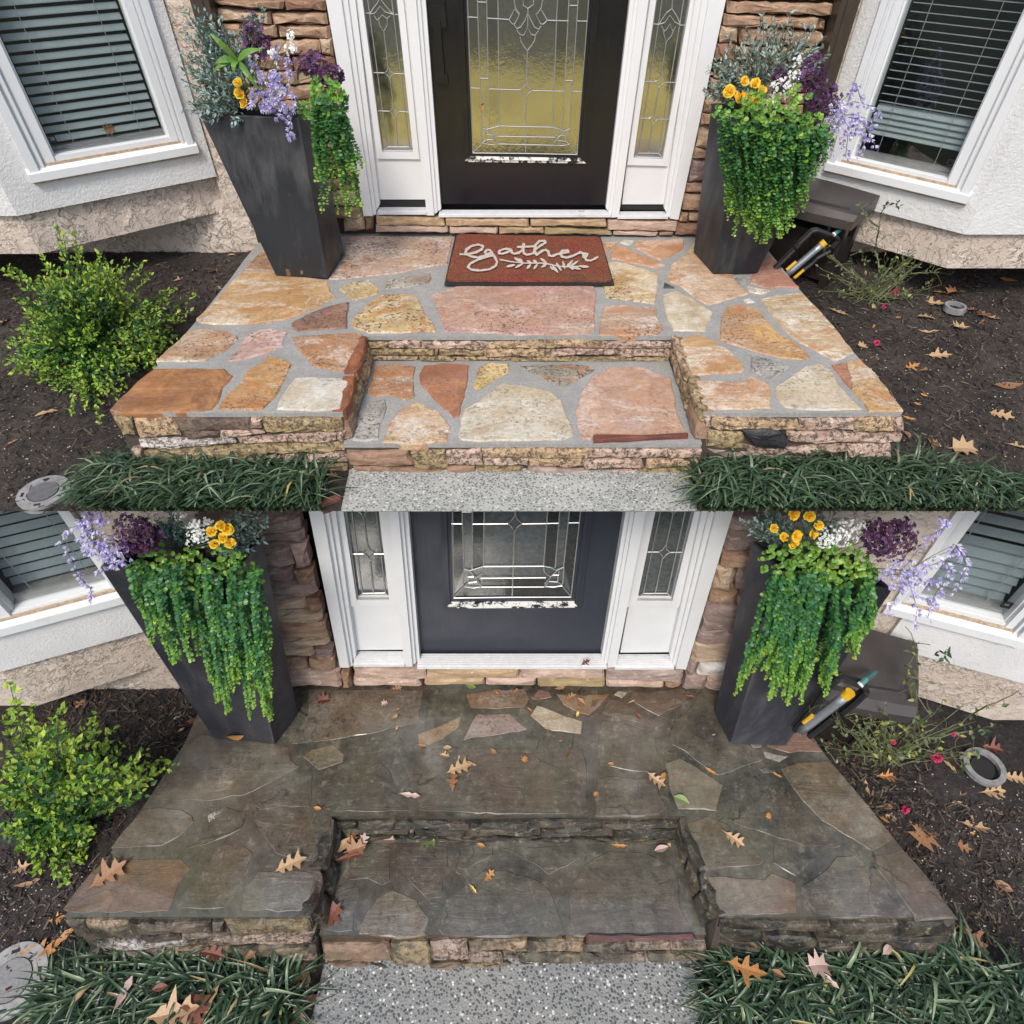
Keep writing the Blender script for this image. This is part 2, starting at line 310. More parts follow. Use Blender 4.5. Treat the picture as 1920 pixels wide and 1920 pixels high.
def doorm(nm, base, rough):
    g = G(nm); n = g.noise(3, 6, .65); s = g.noise(2, 6, .7, g.map((60, 60, 3)))
    col = g.mix(g.ramp(s, [(.55, 0.), (.75, .5)]), base, (base[0]*2.2+.003, base[1]*2.2+.004, base[2]*2.2+.006)); return g.fin(col, g.ramp(n, [(.35, rough), (.7, rough+.16)]))
DOORU = doorm('glossy_black_door_paint', (.007,.007,.010), .14); DOORU.node_tree.nodes['Principled BSDF'].inputs['IOR'].default_value = 1.5; DOORL = doorm('dusty_black_door_paint', (.022,.027,.040), .40)
def chipped(lower):
    g = G('chipped_black_paint'); n = g.noise(28/(1.75 if lower else 1), 6, .75); xm = g.t.nodes.new('ShaderNodeSeparateXYZ'); g.L(g.tc.outputs['Object'], xm.inputs[0])
    k = g.math('ADD', n, g.math('MULTIPLY', g.math('ABSOLUTE', xm.outputs[0]), -.35/(1.75 if lower else 1)))
    f = g.ramp(k, [(.435, 0.), (.45, 1.)]); g.bump(f, .4, .003); return g.fin(g.mix(f, (.01,.01,.012), (.78,.78,.74)), .4)
def glassm(name, tint=(.9,.93,.93), refl=.05, rough=.02, bump=0, body=None):
    g = G(name); t = g.t; tr = t.nodes.new('ShaderNodeBsdfTransparent'); tr.inputs[0].default_value = (*tint, 1)
    gl = t.nodes.new('ShaderNodeBsdfGlossy'); gl.inputs['Roughness'].default_value = rough; gl.inputs[0].default_value = (1, 1, 1, 1)
    lw = t.nodes.new('ShaderNodeLayerWeight'); lw.inputs[0].default_value = .5; fz = g.math('MULTIPLY_ADD', g.math('POWER', lw.outputs['Facing'], 5.), .9, refl); mx = t.nodes.new('ShaderNodeMixShader')
    g.L(fz, mx.inputs[0]); g.L(tr.outputs[0], mx.inputs[1]); g.L(gl.outputs[0], mx.inputs[2]); g.L(mx.outputs[0], g.out.inputs[0]); return g.m
PANE = glassm('clear_window_glass')
def leadglass(name, c1, c2, ior, rough, lower):
    g = G(name); K = SL/SU if lower else 1
    n = g.noise(70/K, 4, .7); n2 = g.noise(9/K, 3, .5, g.map((1, 1, .5)), 1.5); b = g.math('ADD', g.math('MULTIPLY', n, .4), n2)
    g.bump(b, .10, .004*K); g.b.inputs['IOR'].default_value = ior
    return g.fin(g.mix(g.ramp(n, [(.35, 0.), (.7, 1.)]), c1, c2), rough)
LEADU = leadglass('gold_reflection_tint_glass', (.022,.022,.014), (.07,.068,.050), 4.0, .07, False)  # warm tint puts part of the gold reflection into the pane colour
LEADL = leadglass('grey_textured_glass', (.035,.042,.042), (.075,.092,.10), 1.9, .12, True)
CLEARU = leadglass('smooth_dark_bevel_glass', (.012,.011,.006), (.03,.026,.012), 4.0, .05, False)
CLEARL = leadglass('smooth_dark_bevel_glass', (.012,.016,.016), (.03,.036,.036), 1.6, .06, True)
def leafm(name, rough=.42, trans=.25):
    g = G(name); a = g.t.nodes.new('ShaderNodeAttribute'); a.attribute_name = 'Col'
    g.fin(a.outputs[0], rough); tl = g.t.nodes.new('ShaderNodeBsdfTranslucent'); g.L(a.outputs[0], tl.inputs[0])
    mx = g.t.nodes.new('ShaderNodeMixShader'); mx.inputs[0].default_value = trans; g.L(g.b.outputs[0], mx.inputs[1]); g.L(tl.outputs[0], mx.inputs[2]); g.L(mx.outputs[0], g.out.inputs[0]); return g.m
LEAF = leafm('green_leaf'); PETAL = leafm('silk_petal', .55, .3); BLADE = leafm('grass_blade', .33, .15)
STEM = plain('green_stem', (.10,.16,.05), .6); TWIG = plain('thorny_green_twig', (.13,.14,.06), .7, .4, 8); BARK = plain('brown_twig', (.09,.065,.04), .8, .3)
def dryleaf(name, c1, c2):
    g = G(name); n = g.noise(28, 6, .7); col = g.mix(g.ramp(n, [(.3, 0.), (.7, 1.)]), c1, c2); col = g.mix(g.ramp(g.noise(70, 4), [(.62, 0.), (.7, .7)]), col, tuple(x*.3 for x in c1))
    g.bump(n, .4, .004); return g.fin(col, .5)
DRY = {'tan': dryleaf('dry_tan_leaf', (.29,.18,.09), (.46,.31,.17)), 'brown': dryleaf('dry_brown_leaf', (.18,.085,.035), (.33,.17,.08)), 'orange': dryleaf('dry_orange_leaf', (.32,.13,.035), (.47,.23,.07)),
       'red': dryleaf('dry_red_leaf', (.10,.028,.018), (.21,.075,.042)), 'green': dryleaf('fallen_green_leaf', (.13,.20,.06), (.25,.33,.12)), 'pale': dryleaf('pale_pink_leaf', (.36,.24,.20), (.52,.38,.32)), 'yellow': dryleaf('fallen_yellow_leaf', (.55,.38,.06), (.7,.52,.12))}
def potm(lower):
    g = G('matte_black_resin'); n = g.noise(5, 6, .7); n2 = g.noise(2.2, 5, .7, g.map((4, 4, 1)))
    col = g.mix(g.ramp(n2, [(.47, 0.), (.72, .75)]), (.013,.015,.019) if not lower else (.022,.024,.034), (.085,.084,.088)); col = g.mix(g.ramp(g.noise(26, 7, .75), [(.62, 0.), (.72, .35)]), col, (.16,.15,.14)); g.bump(g.noise(90, 4), .12, .002)
    return g.fin(col, g.ramp(n, [(.35, .34), (.65, .55)]))
POT = (potm(False), potm(True)); RUST = plain('rust_streak', (.13,.07,.03), .6, .6, 70)
RESIN = plain('dark_brown_resin', (.022,.016,.0145), .36, .15, 30, .1)
RESINL = plain('dark_brown_resin_lid', (.050,.043,.042), .42, .2, 6, .05)

# ------------------------------------------------------------------ stones
def stone(name, pts, nrm, thick, mat, parent, rng, seg=.03, jit=.12, bev=.008, bulge=.004, rough=.002, name_kind=None):
    """a slab with an uneven outline: pts on its face plane, thickness against nrm"""
    pts = [np.array(p, float) for p in pts]; nrm = np.array(nrm, float); nrm /= np.linalg.norm(nrm); out = []
    n = len(pts)
    for i in range(n):
        a, b = pts[i], pts[(i+1) % n]; L = np.linalg.norm(b-a); k = max(1, int(L/seg)); t = (b-a)/(L+1e-9); w = np.cross(nrm, t)
        for j in range(k):
            q = a+(b-a)*j/k; q = q+w*rng.uniform(-1, 1)*seg*jit+t*rng.uniform(-1, 1)*seg*jit*.6; out.append(q)
    n = len(out); c = sum(out)/n
    def inset(p, d):
        v = c-p; L = np.linalg.norm(v); return p+v*min(.45, d/(L+1e-9))
    V = [p-nrm*thick for p in out]+[p-nrm*bev*rng.uniform(.7, 1.3) for p in out]+[inset(p, bev*1.1)+nrm*rng.uniform(-1, 1)*rough for p in out]
    V += [p+(c-p)*.5+nrm*(bulge*.8+rng.uniform(-1, 1)*rough) for p in out[::2]]; m = len(out[::2]); V.append(c+nrm*bulge)
    Fc = []
    for r in (0, 1):
        Fc += [(r*n+i, r*n+(i+1) % n, (r+1)*n+(i+1) % n, (r+1)*n+i) for i in range(n)]
    o3 = 3*n
    for i in range(n):
        j = (i+1) % n; a = o3+(i//2) % m; b = o3+(j//2) % m
        Fc.append((2*n+i, 2*n+j, a) if a == b else (2*n+i, 2*n+j, b, a))
    Fc += [(o3+i, o3+(i+1) % m, o3+m) for i in range(m)]
    nn = sum(np.cross(out[i]-c, out[(i+1) % n]-c) for i in range(n))
    if np.dot(nn, nrm) < 0: Fc = [f[::-1] for f in Fc]
    return mesh(name, V, Fc, mat, parent)

# ------------------------------------------------------------------ ground, terrace, paths
def relief(name, x0, x1, y0, y1, z, step, amp, mat, holes, skirt=None, seed=0):
    """soil sheet with real bumps; flat (amp 0) near 'holes'"""
    nx = int((x1-x0)/step)+1; ny = int((y1-y0)/step)+1; V = []
    for j in range(ny):
        for i in range(nx):
            x = x0+(x1-x0)*i/(nx-1); y = y0+(y1-y0)*j/(ny-1)
            h = mnoise.fractal(Vector((x/amp[1], y/amp[1], seed)), 1, 2, 6)*amp[0]
            if skirt: h *= min(1, (y-y0)/skirt)
            V.append((x, y, gz(holes == 'lower', y)+h))
    Fc = [(j*nx+i, j*nx+i+1, (j+1)*nx+i+1, (j+1)*nx+i) for j in range(ny-1) for i in range(nx-1)]
    return mesh(name, V, Fc, mat, None, True, kind='structure')
UE = onZ(960, 960, UG)[1]                      # front edge of the upper terrace
g = G('lawn_with_painted_sun_and_shade'); n = g.noise(.35, 6, .7); pos = g.t.nodes.new('ShaderNodeSeparateXYZ'); g.L(g.tc.outputs['Object'], pos.inputs[0])
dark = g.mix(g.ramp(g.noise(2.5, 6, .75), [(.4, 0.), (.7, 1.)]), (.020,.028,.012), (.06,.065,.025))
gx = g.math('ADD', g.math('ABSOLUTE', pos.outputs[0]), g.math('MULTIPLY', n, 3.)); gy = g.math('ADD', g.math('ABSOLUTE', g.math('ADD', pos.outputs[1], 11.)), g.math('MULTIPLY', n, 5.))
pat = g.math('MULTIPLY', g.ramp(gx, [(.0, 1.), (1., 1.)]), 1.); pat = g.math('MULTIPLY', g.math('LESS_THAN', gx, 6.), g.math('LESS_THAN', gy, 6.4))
gold = g.mix(g.ramp(g.noise(1.2, 6, .7), [(.42, 0.), (.55, 1.)]), (.16,.15,.03), (.85,.66,.14)); LAWNM = g.fin(g.mix(pat, dark, gold), .9)  # gold patch paints sunlit lawn, dark base shaded grass, for the door glass to reflect
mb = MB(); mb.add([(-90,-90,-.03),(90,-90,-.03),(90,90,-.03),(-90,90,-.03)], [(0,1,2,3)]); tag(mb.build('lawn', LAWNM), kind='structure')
relief('garden_soil', -4.2, 4.2, -1.4, 2.6, LG, .028, (.022, .16), SOIL[1], 'lower', seed=3)
# upper terrace: a concrete deck with a drip edge carrying the upper garden bed
mb = MB(); hw = 6.; e = UE+.06; top = UG-.035
mb.prism([(-hw, e, top), (-hw, e+.34, top-.17), (-hw, 5., top-.17), (-hw, 5., top)], (2*hw, 0, 0))
deckm = plain('terrace_deck_concrete', (.30,.29,.27), .9, .15, 4, .3); o = tag(mb.build('terrace_deck', deckm), kind='structure')
relief('upper_garden_soil', -3.6, 3.6, UE+.004, 3.6, UG, .02, (.010, .09), SOIL[0], 'upper', skirt=.12, seed=9)
def concrete_path(px, z, h, mat, extra=None):
    P = [onZ(x, y, z) for x, y in px]
    if extra: P = extra(P)
    c = sum(P)/len(P); b = .008
    back = lambda p: np.array((0, .06 if extra and p[1] < UE+.05 and z > 1 else 0, 0))
    V = [p-np.array((0,0,h))+back(p) for p in P]+[p-np.array((0,0,b))+back(p)*.15 for p in P]+[p+(c-p)/np.linalg.norm(c-p)*b*1.4 for p in P]; n = len(P)
    Fc = [(r*n+i, r*n+(i+1) % n, (r+1)*n+(i+1) % n, (r+1)*n+i) for r in (0, 1) for i in range(n)]+[tuple(2*n+i for i in range(n))]
    area = sum(np.cross(P[i]-c, P[(i+1) % n]-c)[2] for i in range(n))
    if area < 0: Fc = [f[::-1] for f in Fc]
    return mesh('concrete_path', V, Fc, mat, None, False, kind='structure')
yfu = onZ(960, 884, UG)[1]; yfl = onZ(960, 1816, LG)[1]
def ext_u(P):
    for p in P:
        if p[1] < UE+.05: p[1] = UE-.0115
        if p[1] > yfu-.04: p[1] += .05
    return P
concrete_path([(652,884),(800,882),(1000,884),(1200,881),(1284,883),(1299,893),(1309,958),(637,958)], UG+.012, .045, concrete(False), ext_u)
def ext_l(P):
    for p in P:
        if p[1] < .35: p[1] = -1.2
        if p[1] > yfl-.04: p[1] += .07
    return P
concrete_path([(607,1815),(800,1812),(1000,1815),(1200,1813),(1280,1815),(1304,1830),(1330,1925),(580,1925)], LG+.045, .14, concrete(True), ext_l)

# ------------------------------------------------------------------ porches
rng = random.Random(7)
Ra, Rb, Rc, Rd = (180,420), (600,420), (1000,420), (1250,420); K52 = 520/1920
STONES = [  # zoom origin, palette, damp-film amount on the lower porch, outline
 (Ra,'brown',.62,P2(95,1280,180,1190,285,1085,390,1000,620,995,895,1000,910,1025,945,1045,880,1130,835,1230,800,1285,600,1300,300,1305,150,1308)),
 (Ra,'rust',.9,P2(835,1280,900,1180,985,1110,1050,1010,1160,945,1170,910,1300,930,1355,965,1320,1050,1235,1200,1150,1280,1000,1285)),
 (Ra,'white',.9,P2(1250,1280,1275,1200,1300,1150,1380,1065,1500,1060,1700,1062,1750,1085,1720,1200,1690,1282,1500,1290)),
 (Ra,'tan',.85,P2(415,945,500,860,600,770,640,735,760,720,900,735,975,770,980,800,880,880,760,945,600,950)),
 (Ra,'pink',.97,P2(905,950,960,880,1020,790,1060,755,1190,715,1330,745,1290,840,1200,880,1040,930)),
 (Ra,'umber',.97,P2(1355,780,1500,765,1790,745,1850,760,1790,880,1720,1020,1600,1000,1500,980,1430,900,1370,830)),
 (Ra,'honey',.9,P2(690,660,760,590,850,500,940,390,1030,320,1240,330,1610,390,1620,470,1670,500,1560,560,1440,610,1300,660,1080,690,850,690,720,680)),
 (Ra,'maroon',.97,P2(1345,680,1420,640,1560,580,1750,535,1735,720,1550,725,1400,740,1360,715)),
 (Ra,'umber',.93,P2(1030,310,1060,270,1100,230,1140,165,1250,110,1500,105,1530,330,1240,322)),
 (Rb,'pinkgrey',.8,P2(60,380,175,215,185,82,600,82,920,92,885,275,700,300,560,335,400,352,180,375)),
 (Rb,'yellow',.8,P2(130,450,180,410,340,378,410,440,400,480,230,530,170,480)),
 (Rb,'lichen',.97,P2(445,395,560,360,760,340,775,370,750,405,600,435,450,445)),
 (Rb,'goldspot',.95,P2(218,685,240,630,340,545,420,490,640,478,690,525,720,600,800,710,800,745,700,740,560,752,340,750,240,720)),
 (Rb,'mauve',.93,P2(765,490,930,430,960,405,1250,402,1885,405,1910,470,1905,740,1850,760,1400,765,860,740,855,700,800,570)),
 (Rc,'goldspot',.93,P2(520,260,640,265,860,340,860,440,840,550,700,530,505,505,480,430)),
 (Rc,'peach',.9,P2(525,215,560,145,640,155,760,215,915,285,860,305,700,270,540,235)),
 (Rc,'orangeback',.85,P2(440,120,545,125,530,150,490,200,440,190)),
 (Rc,'white',.35,P2(600,125,630,105,700,115,660,145)),
 (Rc,'peach',.85,P2(695,150,720,115,1045,95,1045,160,990,200,880,245,800,215)),
 (Rc,'sunset',.92,P2(930,350,960,270,1060,200,1110,120,1200,110,1500,150,1380,370,1485,480,1210,560,1130,510,1020,430,940,390)),
 (Rc,'greyspot',.7,P2(1390,375,1490,370,1480,408,1425,415)),
 (Rc,'white',.55,P2(1480,425,1640,460,1580,485,1490,465)),
 (Rc,'reddish',.6,P2(1505,370,1560,290,1640,210,1700,290,1845,440,1700,430,1640,448,1500,405)),
 (Rc,'slate',.8,P2(895,440,910,400,985,440)),
 (Rc,'pinkgrey',.9,P2(460,660,490,560,620,555,850,575,860,640,905,720,860,765,640,770,455,765)),
 (Rc,'cream',.72,P2(895,485,990,460,1080,500,1240,605,1195,740,970,735,920,620)),
 (Rc,'orange',.96,P2(1285,800,1300,650,1345,560,1430,550,1560,580,1680,740,1870,860,1915,920,1880,935,1700,920,1500,870)),
 (Rc,'honey',.9,P2(1010,800,1130,755,1240,800,1370,880,1470,1000,1440,1025,1100,1045,1060,940)),
 (Rc,'greyspot',.97,P2(1510,905,1640,930,1780,980,1640,1080,1510,1010)),
 (Rc,'sunset',.8,P2(1120,1080,1250,1080,1460,1085,1510,1050,1640,1110,1650,1270,1400,1280,1180,1285)),
 (Rc,'white',.9,P2(1455,520,1500,505,1545,540,1480,545)),
 (Rd,'ivorystripe',.93,P2(740,1130,850,1060,960,975,1070,965,1140,1010,1200,1110,1300,1220,1360,1280,1100,1285,940,1285,815,1265,760,1190)),
 (Rd,'striped',.82,P2(655,515,750,490,930,470,1000,530,1100,640,1200,760,1300,890,1170,945,1060,890,880,790,770,680,690,580)),
 (Rd,'honey',.9,P2(1240,950,1330,930,1420,1000,1530,1130,1640,1285,1590,1290,1400,1295,1390,1270,1280,1140,1260,1030)),
 (Rd,'oxide',.9,P2(1145,970,1230,950,1275,1040,1278,1140,1200,1050))]
TREAD = [
 (Rb,'umber',.95,P2(320,1160,350,1080,380,970,550,960,660,985,650,1080,655,1190,600,1215,500,1180,380,1190)),
 (Rb,'oxide',.95,P2(690,1040,720,975,880,960,1030,970,1025,1090,960,1330,930,1335,830,1250,690,1100)),
 (Rb,'yellow',.97,P2(1065,1100,1100,980,1180,955,1315,965,1310,1020,1090,1150,1070,1130)),
 (Rb,'lichen',.97,P2(1370,985,1500,970,1700,965,1850,970,1905,1005,1780,1080,1660,1135,1580,1080,1420,1010)),
 (Rb,'ivorystripe',.93,P2(955,1470,975,1340,1000,1280,1100,1220,1190,1150,1260,1095,1400,1110,1600,1160,1670,1220,1740,1390,1760,1460,1700,1490,1400,1495,1100,1500,980,1490)),
 (Rb,'greyspot',.9,P2(190,1490,230,1360,300,1250,450,1210,460,1270,420,1380,400,1490,300,1500)),
 (Rb,'redwhite',.82,P2(430,1510,480,1370,560,1280,660,1220,820,1290,910,1400,880,1480,890,1500,700,1520)),
 (Rc,'blush',.93,P2(295,1290,330,1170,400,1060,540,985,760,985,880,1040,950,1060,980,1180,990,1290,1040,1400,1068,1452,700,1470,412,1466,400,1490,330,1480,310,1390)),
 (Rc,'darkred',.15,P2(412,1470,700,1474,1070,1456,1074,1480,700,1498,414,1514))]
UNDERMAT = [  # seen only on the lower porch, hidden by the mat on the upper one (photo pixels of the lower porch)
 ('umber',.6,P2(872,1300,930,1290,985,1292,995,1310,985,1325,930,1330,880,1326)), ('pink',.55,P2(892,1337,957,1337,990,1367,940,1376,865,1387)),
 ('cream',.3,P2(1007,1320,1092,1352,1092,1375,1077,1374,1035,1370,1015,1362,992,1340)), ('rust',.6,P2(1042,1300,1080,1301,1145,1300,1105,1342,1085,1337,1057,1320)),
 ('honey',.55,P2(782,1375,815,1362,865,1342,862,1360,830,1385,785,1402)), ('reddish',.6,P2(995,1307,1010,1290,1032,1295,1037,1307,1000,1312))]
RISER = {  # zoom origin, stones: palette, outline
 'left': (Ra, [('olive',P2(160,1320,260,1320,290,1420,230,1430)),('tan',P2(270,1325,515,1325,565,1430,330,1450)),('dark',P2(530,1325,830,1330,1020,1320,1035,1390,930,1395,580,1405)),('dark',P2(600,1410,820,1405,835,1440,630,1455)),
   ('pinkbeige',P2(1040,1320,1110,1320,1110,1385,1040,1380)),('olive',P2(1120,1310,1690,1310,1710,1395,1400,1410,1160,1405)),('pinkbeige',P2(840,1400,1130,1400,1135,1415,1000,1440,835,1450)),('whitewash',P2(330,1460,920,1450,930,1480,560,1520,340,1500)),
   ('pinkbeige',P2(960,1450,1660,1400,1665,1470,1600,1485,980,1485)),('pinkbeige',P2(1670,1400,1740,1400,1720,1480,1670,1470)),('pinkbeige',P2(290,1520,350,1490,370,1590,330,1580)),('olive',P2(370,1530,1140,1490,1160,1550,1100,1580,380,1600)),
   ('olive',P2(1170,1490,1750,1490,1750,1540,1500,1560,1180,1555)),('pinkbeige',P2(330,1600,660,1600,680,1640,400,1655,340,1640)),('pinkbeige',P2(690,1600,920,1605,900,1640,700,1640)),('pinkbeige',P2(930,1590,1330,1570,1330,1620,950,1640)),
   ('pinkbeige',P2(1340,1565,1750,1560,1750,1615,1350,1625)),('pinkbeige',P2(940,1645,1330,1630,1340,1665,960,1680)),('olive',P2(1340,1632,1740,1640,1740,1690,1500,1700,1350,1680))]),
 'centre': (Rb, [('brown',P2(215,1550,620,1545,635,1640,500,1655,215,1640)),('olive',P2(640,1555,865,1540,875,1660,840,1675,650,1670)),('pinkbeige',P2(885,1545,1105,1530,1110,1645,885,1635)),('tan',P2(1125,1530,1480,1527,1480,1588,1130,1585)),('tan',P2(1485,1527,1830,1525,1830,1590,1485,1588)),
   ('pinkbeige',P2(1125,1592,1315,1592,1320,1650,1125,1645)),('pinkbeige',P2(1325,1600,1430,1595,1430,1645,1330,1640)),('tan',P2(1440,1592,1810,1600,1810,1650,1700,1665,1440,1645)),('brown',P2(230,1660,480,1660,480,1695,230,1700)),('brown',P2(490,1660,640,1678,860,1690,840,1705,490,1705)),
   ('brown',P2(870,1660,1060,1655,1060,1690,870,1710)),('olive',P2(1070,1655,1380,1660,1380,1690,1075,1690)),('rosegrey',P2(1430,1655,1680,1680,1860,1685,1860,1715,1440,1700)),
   ('pinkbeige',P2(1840,1530,2090,1530,2090,1585,1840,1580)),('pinkbeige',P2(1820,1595,2200,1600,2210,1650,1820,1665)),('pinkbeige',P2(1875,1690,2160,1675,2170,1700,1880,1715)),
   ('pinkbeige',P2(2100,1535,2370,1530,2372,1578,2180,1590,2100,1580)),('pinkbeige',P2(2380,1530,2590,1530,2590,1575,2385,1580)),('tan',P2(2240,1600,2590,1592,2590,1640,2240,1660)),('olive',P2(2190,1670,2350,1662,2580,1660,2570,1695,2195,1695))]),
 'right': (Rd, [('tan',P2(330,1310,960,1320,980,1370,700,1385,330,1380)),('pinkbeige',P2(985,1315,1335,1310,1330,1370,985,1385)),('tan',P2(1345,1305,1560,1300,1560,1370,1330,1380)),('pinkbeige',P2(1565,1305,1620,1300,1605,1370,1565,1370)),
   ('pinkbeige',P2(255,1310,320,1310,320,1380,260,1380)),('olive',P2(280,1405,555,1410,560,1510,400,1525,265,1515)),('black',P2(570,1380,700,1370,840,1378,885,1440,860,1482,720,1492,650,1480)),('pinkbeige',P2(895,1388,1580,1388,1560,1425,1100,1450,900,1440)),
   ('pinkbeige',P2(568,1490,640,1500,870,1498,1245,1455,1250,1492,1000,1530,600,1540)),('pinkbeige',P2(1260,1450,1510,1440,1490,1530,1270,1520)),('rosegrey',P2(280,1535,700,1545,1100,1545,1090,1570,500,1590,290,1590)),('rosegrey',P2(1110,1545,1500,1538,1480,1562,1115,1572))]),
 'back': (Rb, [('olive',P2(345,800,480,800,470,845,350,838)),('pinkbeige',P2(495,790,710,785,715,835,495,842)),('pinkbeige',P2(720,790,1165,795,1170,855,720,842)),('tan',P2(1180,795,1515,785,1520,835,1180,838)),('tan',P2(1525,778,1740,775,1965,790,1965,830,1525,830)),('pinkbeige',P2(1975,790,2435,792,2430,828,1975,832)),
   ('olive',P2(360,850,800,846,800,895,365,890)),('tan',P2(810,848,835,848,832,900,812,900)),('olive',P2(845,852,1145,862,1140,905,845,895)),('tan',P2(1155,850,1595,842,1595,903,1160,905)),('pinkbeige',P2(1605,840,2035,842,2035,890,1610,908)),('pinkbeige',P2(2045,838,2420,842,2415,905,2070,908)),
   ('tan',P2(370,905,700,905,690,942,375,935)),('olive',P2(712,905,950,912,945,942,720,942)),('tan',P2(965,915,1335,912,1330,942,965,942)),('olive',P2(1345,912,1790,912,1790,945,1345,942)),('olive',P2(1800,918,2410,912,2400,945,1805,948))])}
JOINT = plain('dark_joint', (.055,.042,.032), .95, .3, 40, .3)
def build_porch(lower):
    Zp, Zt, Zg, S = (LP, LT, LG, SL) if lower else (UP, UT, UG, SU)
    fl = (lambda p: hap(HF, p)) if lower else (lambda p: p)
    ft = (lambda p: hap(HT, p)) if lower else (lambda p: p)
    lbl = ('uncleaned flagstone porch, dark, wet and mossy, strewn with fallen leaves' if lower else 'freshly cleaned flagstone porch in tan, pink and orange with grey mortar joints')
    y0 = LY if lower else UY
    por = thing('porch', lbl, 'porch', (0, (y0+.8)/2, Zg), 'front porches')
    out = P2(212,772,290,688,370,597,432,520,455,488,495,440,650,436,900,436,1310,444,1438,470,1500,541,1560,608,1605,662,1650,715,1690,768)
    O = [onZ(*fl(p), Zp) for p in out]
    for p in O:
        if p[1] > y0-.25: p[1] = y0+.03
    fr = [onZ(*fl(p), Zp) for p in [(1320,771),(1262,628),(685,628),(642,771)]]
    yb = onZ(*fl((960,628)), Zp)[1]; yf = onZ(*fl((960,772)), Zp)[1]
    O[0][1] = O[-1][1] = fr[0][1] = fr[3][1] = yf; fr[1][1] = fr[2][1] = yb
    lip = .006*S; top = O+fr
    if lower:
        FL, FRt = onZ(200,1800,Zg), onZ(1748,1778,Zg); NL = onZ(590,1812,Zg); NR = onZ(1335,1785,Zg); yg = yfl
    else:
        FL, FRt = onZ(272,868,Zg), onZ(1655,852,Zg); NL = onZ(650,880,Zg); NR = onZ(1318,872,Zg); yg = yfu
    FL[1] = FRt[1] = yg
    bot = [p.copy() for p in top]
    for p in bot: p[2] = Zg-.1
    bot[0][:2] = FL[:2]; bot[len(O)-1][:2] = FRt[:2]; n = len(top)
    bot[len(O)][1] = yg; bot[len(O)+3][1] = yg
    me = MB(); inn = .012*S
    cx = np.array((0, (yf+y0)/2, 0))
    Vt = [p-np.array((0, 0, lip)) for p in top]; Vm = [p-np.array((0, 0, lip+.020*S)) for p in top]; ang = sum(np.cross(top[i]-top[0], top[(i+1) % n]-top[0])[2] for i in range(n))
    Fc = [tuple(range(n))]+[(k_+i, k_+i+n, k_+(i+1) % n+n, k_+(i+1) % n) for k_ in (0, n) for i in range(n)]
    if ang < 0: Fc = [f[::-1] for f in Fc]
    bm = bmesh.new(); vs = [bm.verts.new(v) for v in Vt+Vm+bot]
    for f in Fc: bm.faces.new([vs[i] for i in f])
    # step block in the notch
    T = [onZ(*ft(p), Zt) for p in [(655,830),(1305,830),(1258,672),(698,672)]]; T[2][1] = T[3][1] = yb+.05; yt = T[0][1]; T[1][1] = yt
    T[0][0] -= .02; T[1][0] += .02; T[2][0] += .05; T[3][0] -= .05
    Bt = [p.copy() for p in T]
    for p in Bt: p[2] = Zg-.1
    Bt[0][1] = Bt[1][1] = yg+.006
    vs = [bm.verts.new(p-np.array((0, 0, lip))) for p in T]+[bm.verts.new(p-np.array((0, 0, lip+.020*S))) for p in T]+[bm.verts.new(p) for p in Bt]
    for f in [(0,1,2,3)]+[(k_+i, k_+i+4, k_+(i+1) % 4+4, k_+(i+1) % 4) for k_ in (0, 4) for i in range(4)]: bm.faces.new([vs[i] for i in f])
    bmesh.ops.recalc_face_normals(bm, faces=bm.faces); bmesh.ops.triangulate(bm, faces=[f for f in bm.faces if len(f.verts) > 4])
    md = bpy.data.meshes.new('mortar_bed'); bm.to_mesh(md); bm.free()
    md.transform(Matrix.Translation(-WP[por.name])); md.materials.append(MORT[lower]); md.materials.append(JOINT)
    for p_ in md.polygons:
        zs_ = [md.vertices[v].co.z for v in p_.vertices]
        if max(zs_)-min(zs_) > .05*S: p_.material_index = 1
    ob = bpy.data.objects.new('mortar_bed', md); link(ob, por, WP[por.name])
    r = random.Random(11); up = (0, 0, 1); th = .035*S
    rise = .0 if not lower else -.0058
    for off, pal, dm, pts in STONES:
        P = [onZ(*fl(q), Zp) for q in Z4(off, K52)(pts)]
        stone('flagstone', [p+np.array((0, 0, rise+r.uniform(-.0015, .0015)*S)) for p in P], up, th, flag(pal, lower, dm), por, r, .035*S, .10, .006*S, (.0004 if lower else .003)*S, (.00012 if lower else .0012)*S)
    for pal, dm, pts in UNDERMAT:
        P = [onZ(*(p if lower else hap(HFi, p)), Zp) for p in pts]
        stone('flagstone', [p+np.array((0, 0, rise)) for p in P], up, th, flag(pal, lower, dm), por, r, .035*S, .10, .005*S, (.0004 if lower else .002)*S, (.0001 if lower else .001)*S)
    for off, pal, dm, pts in TREAD:
        P = [onZ(*ft(q), Zt) for q in Z4(off, K52)(pts)]; dk = pal == 'darkred'
        stone('flagstone', [p+np.array((0, 0, (.010*S if dk else 0)+rise)) for p in P], up, th, flag(pal, lower, dm), por, r, .035*S, .10, .006*S, (.0004 if lower else .003)*S, (.00012 if lower else .0012)*S)
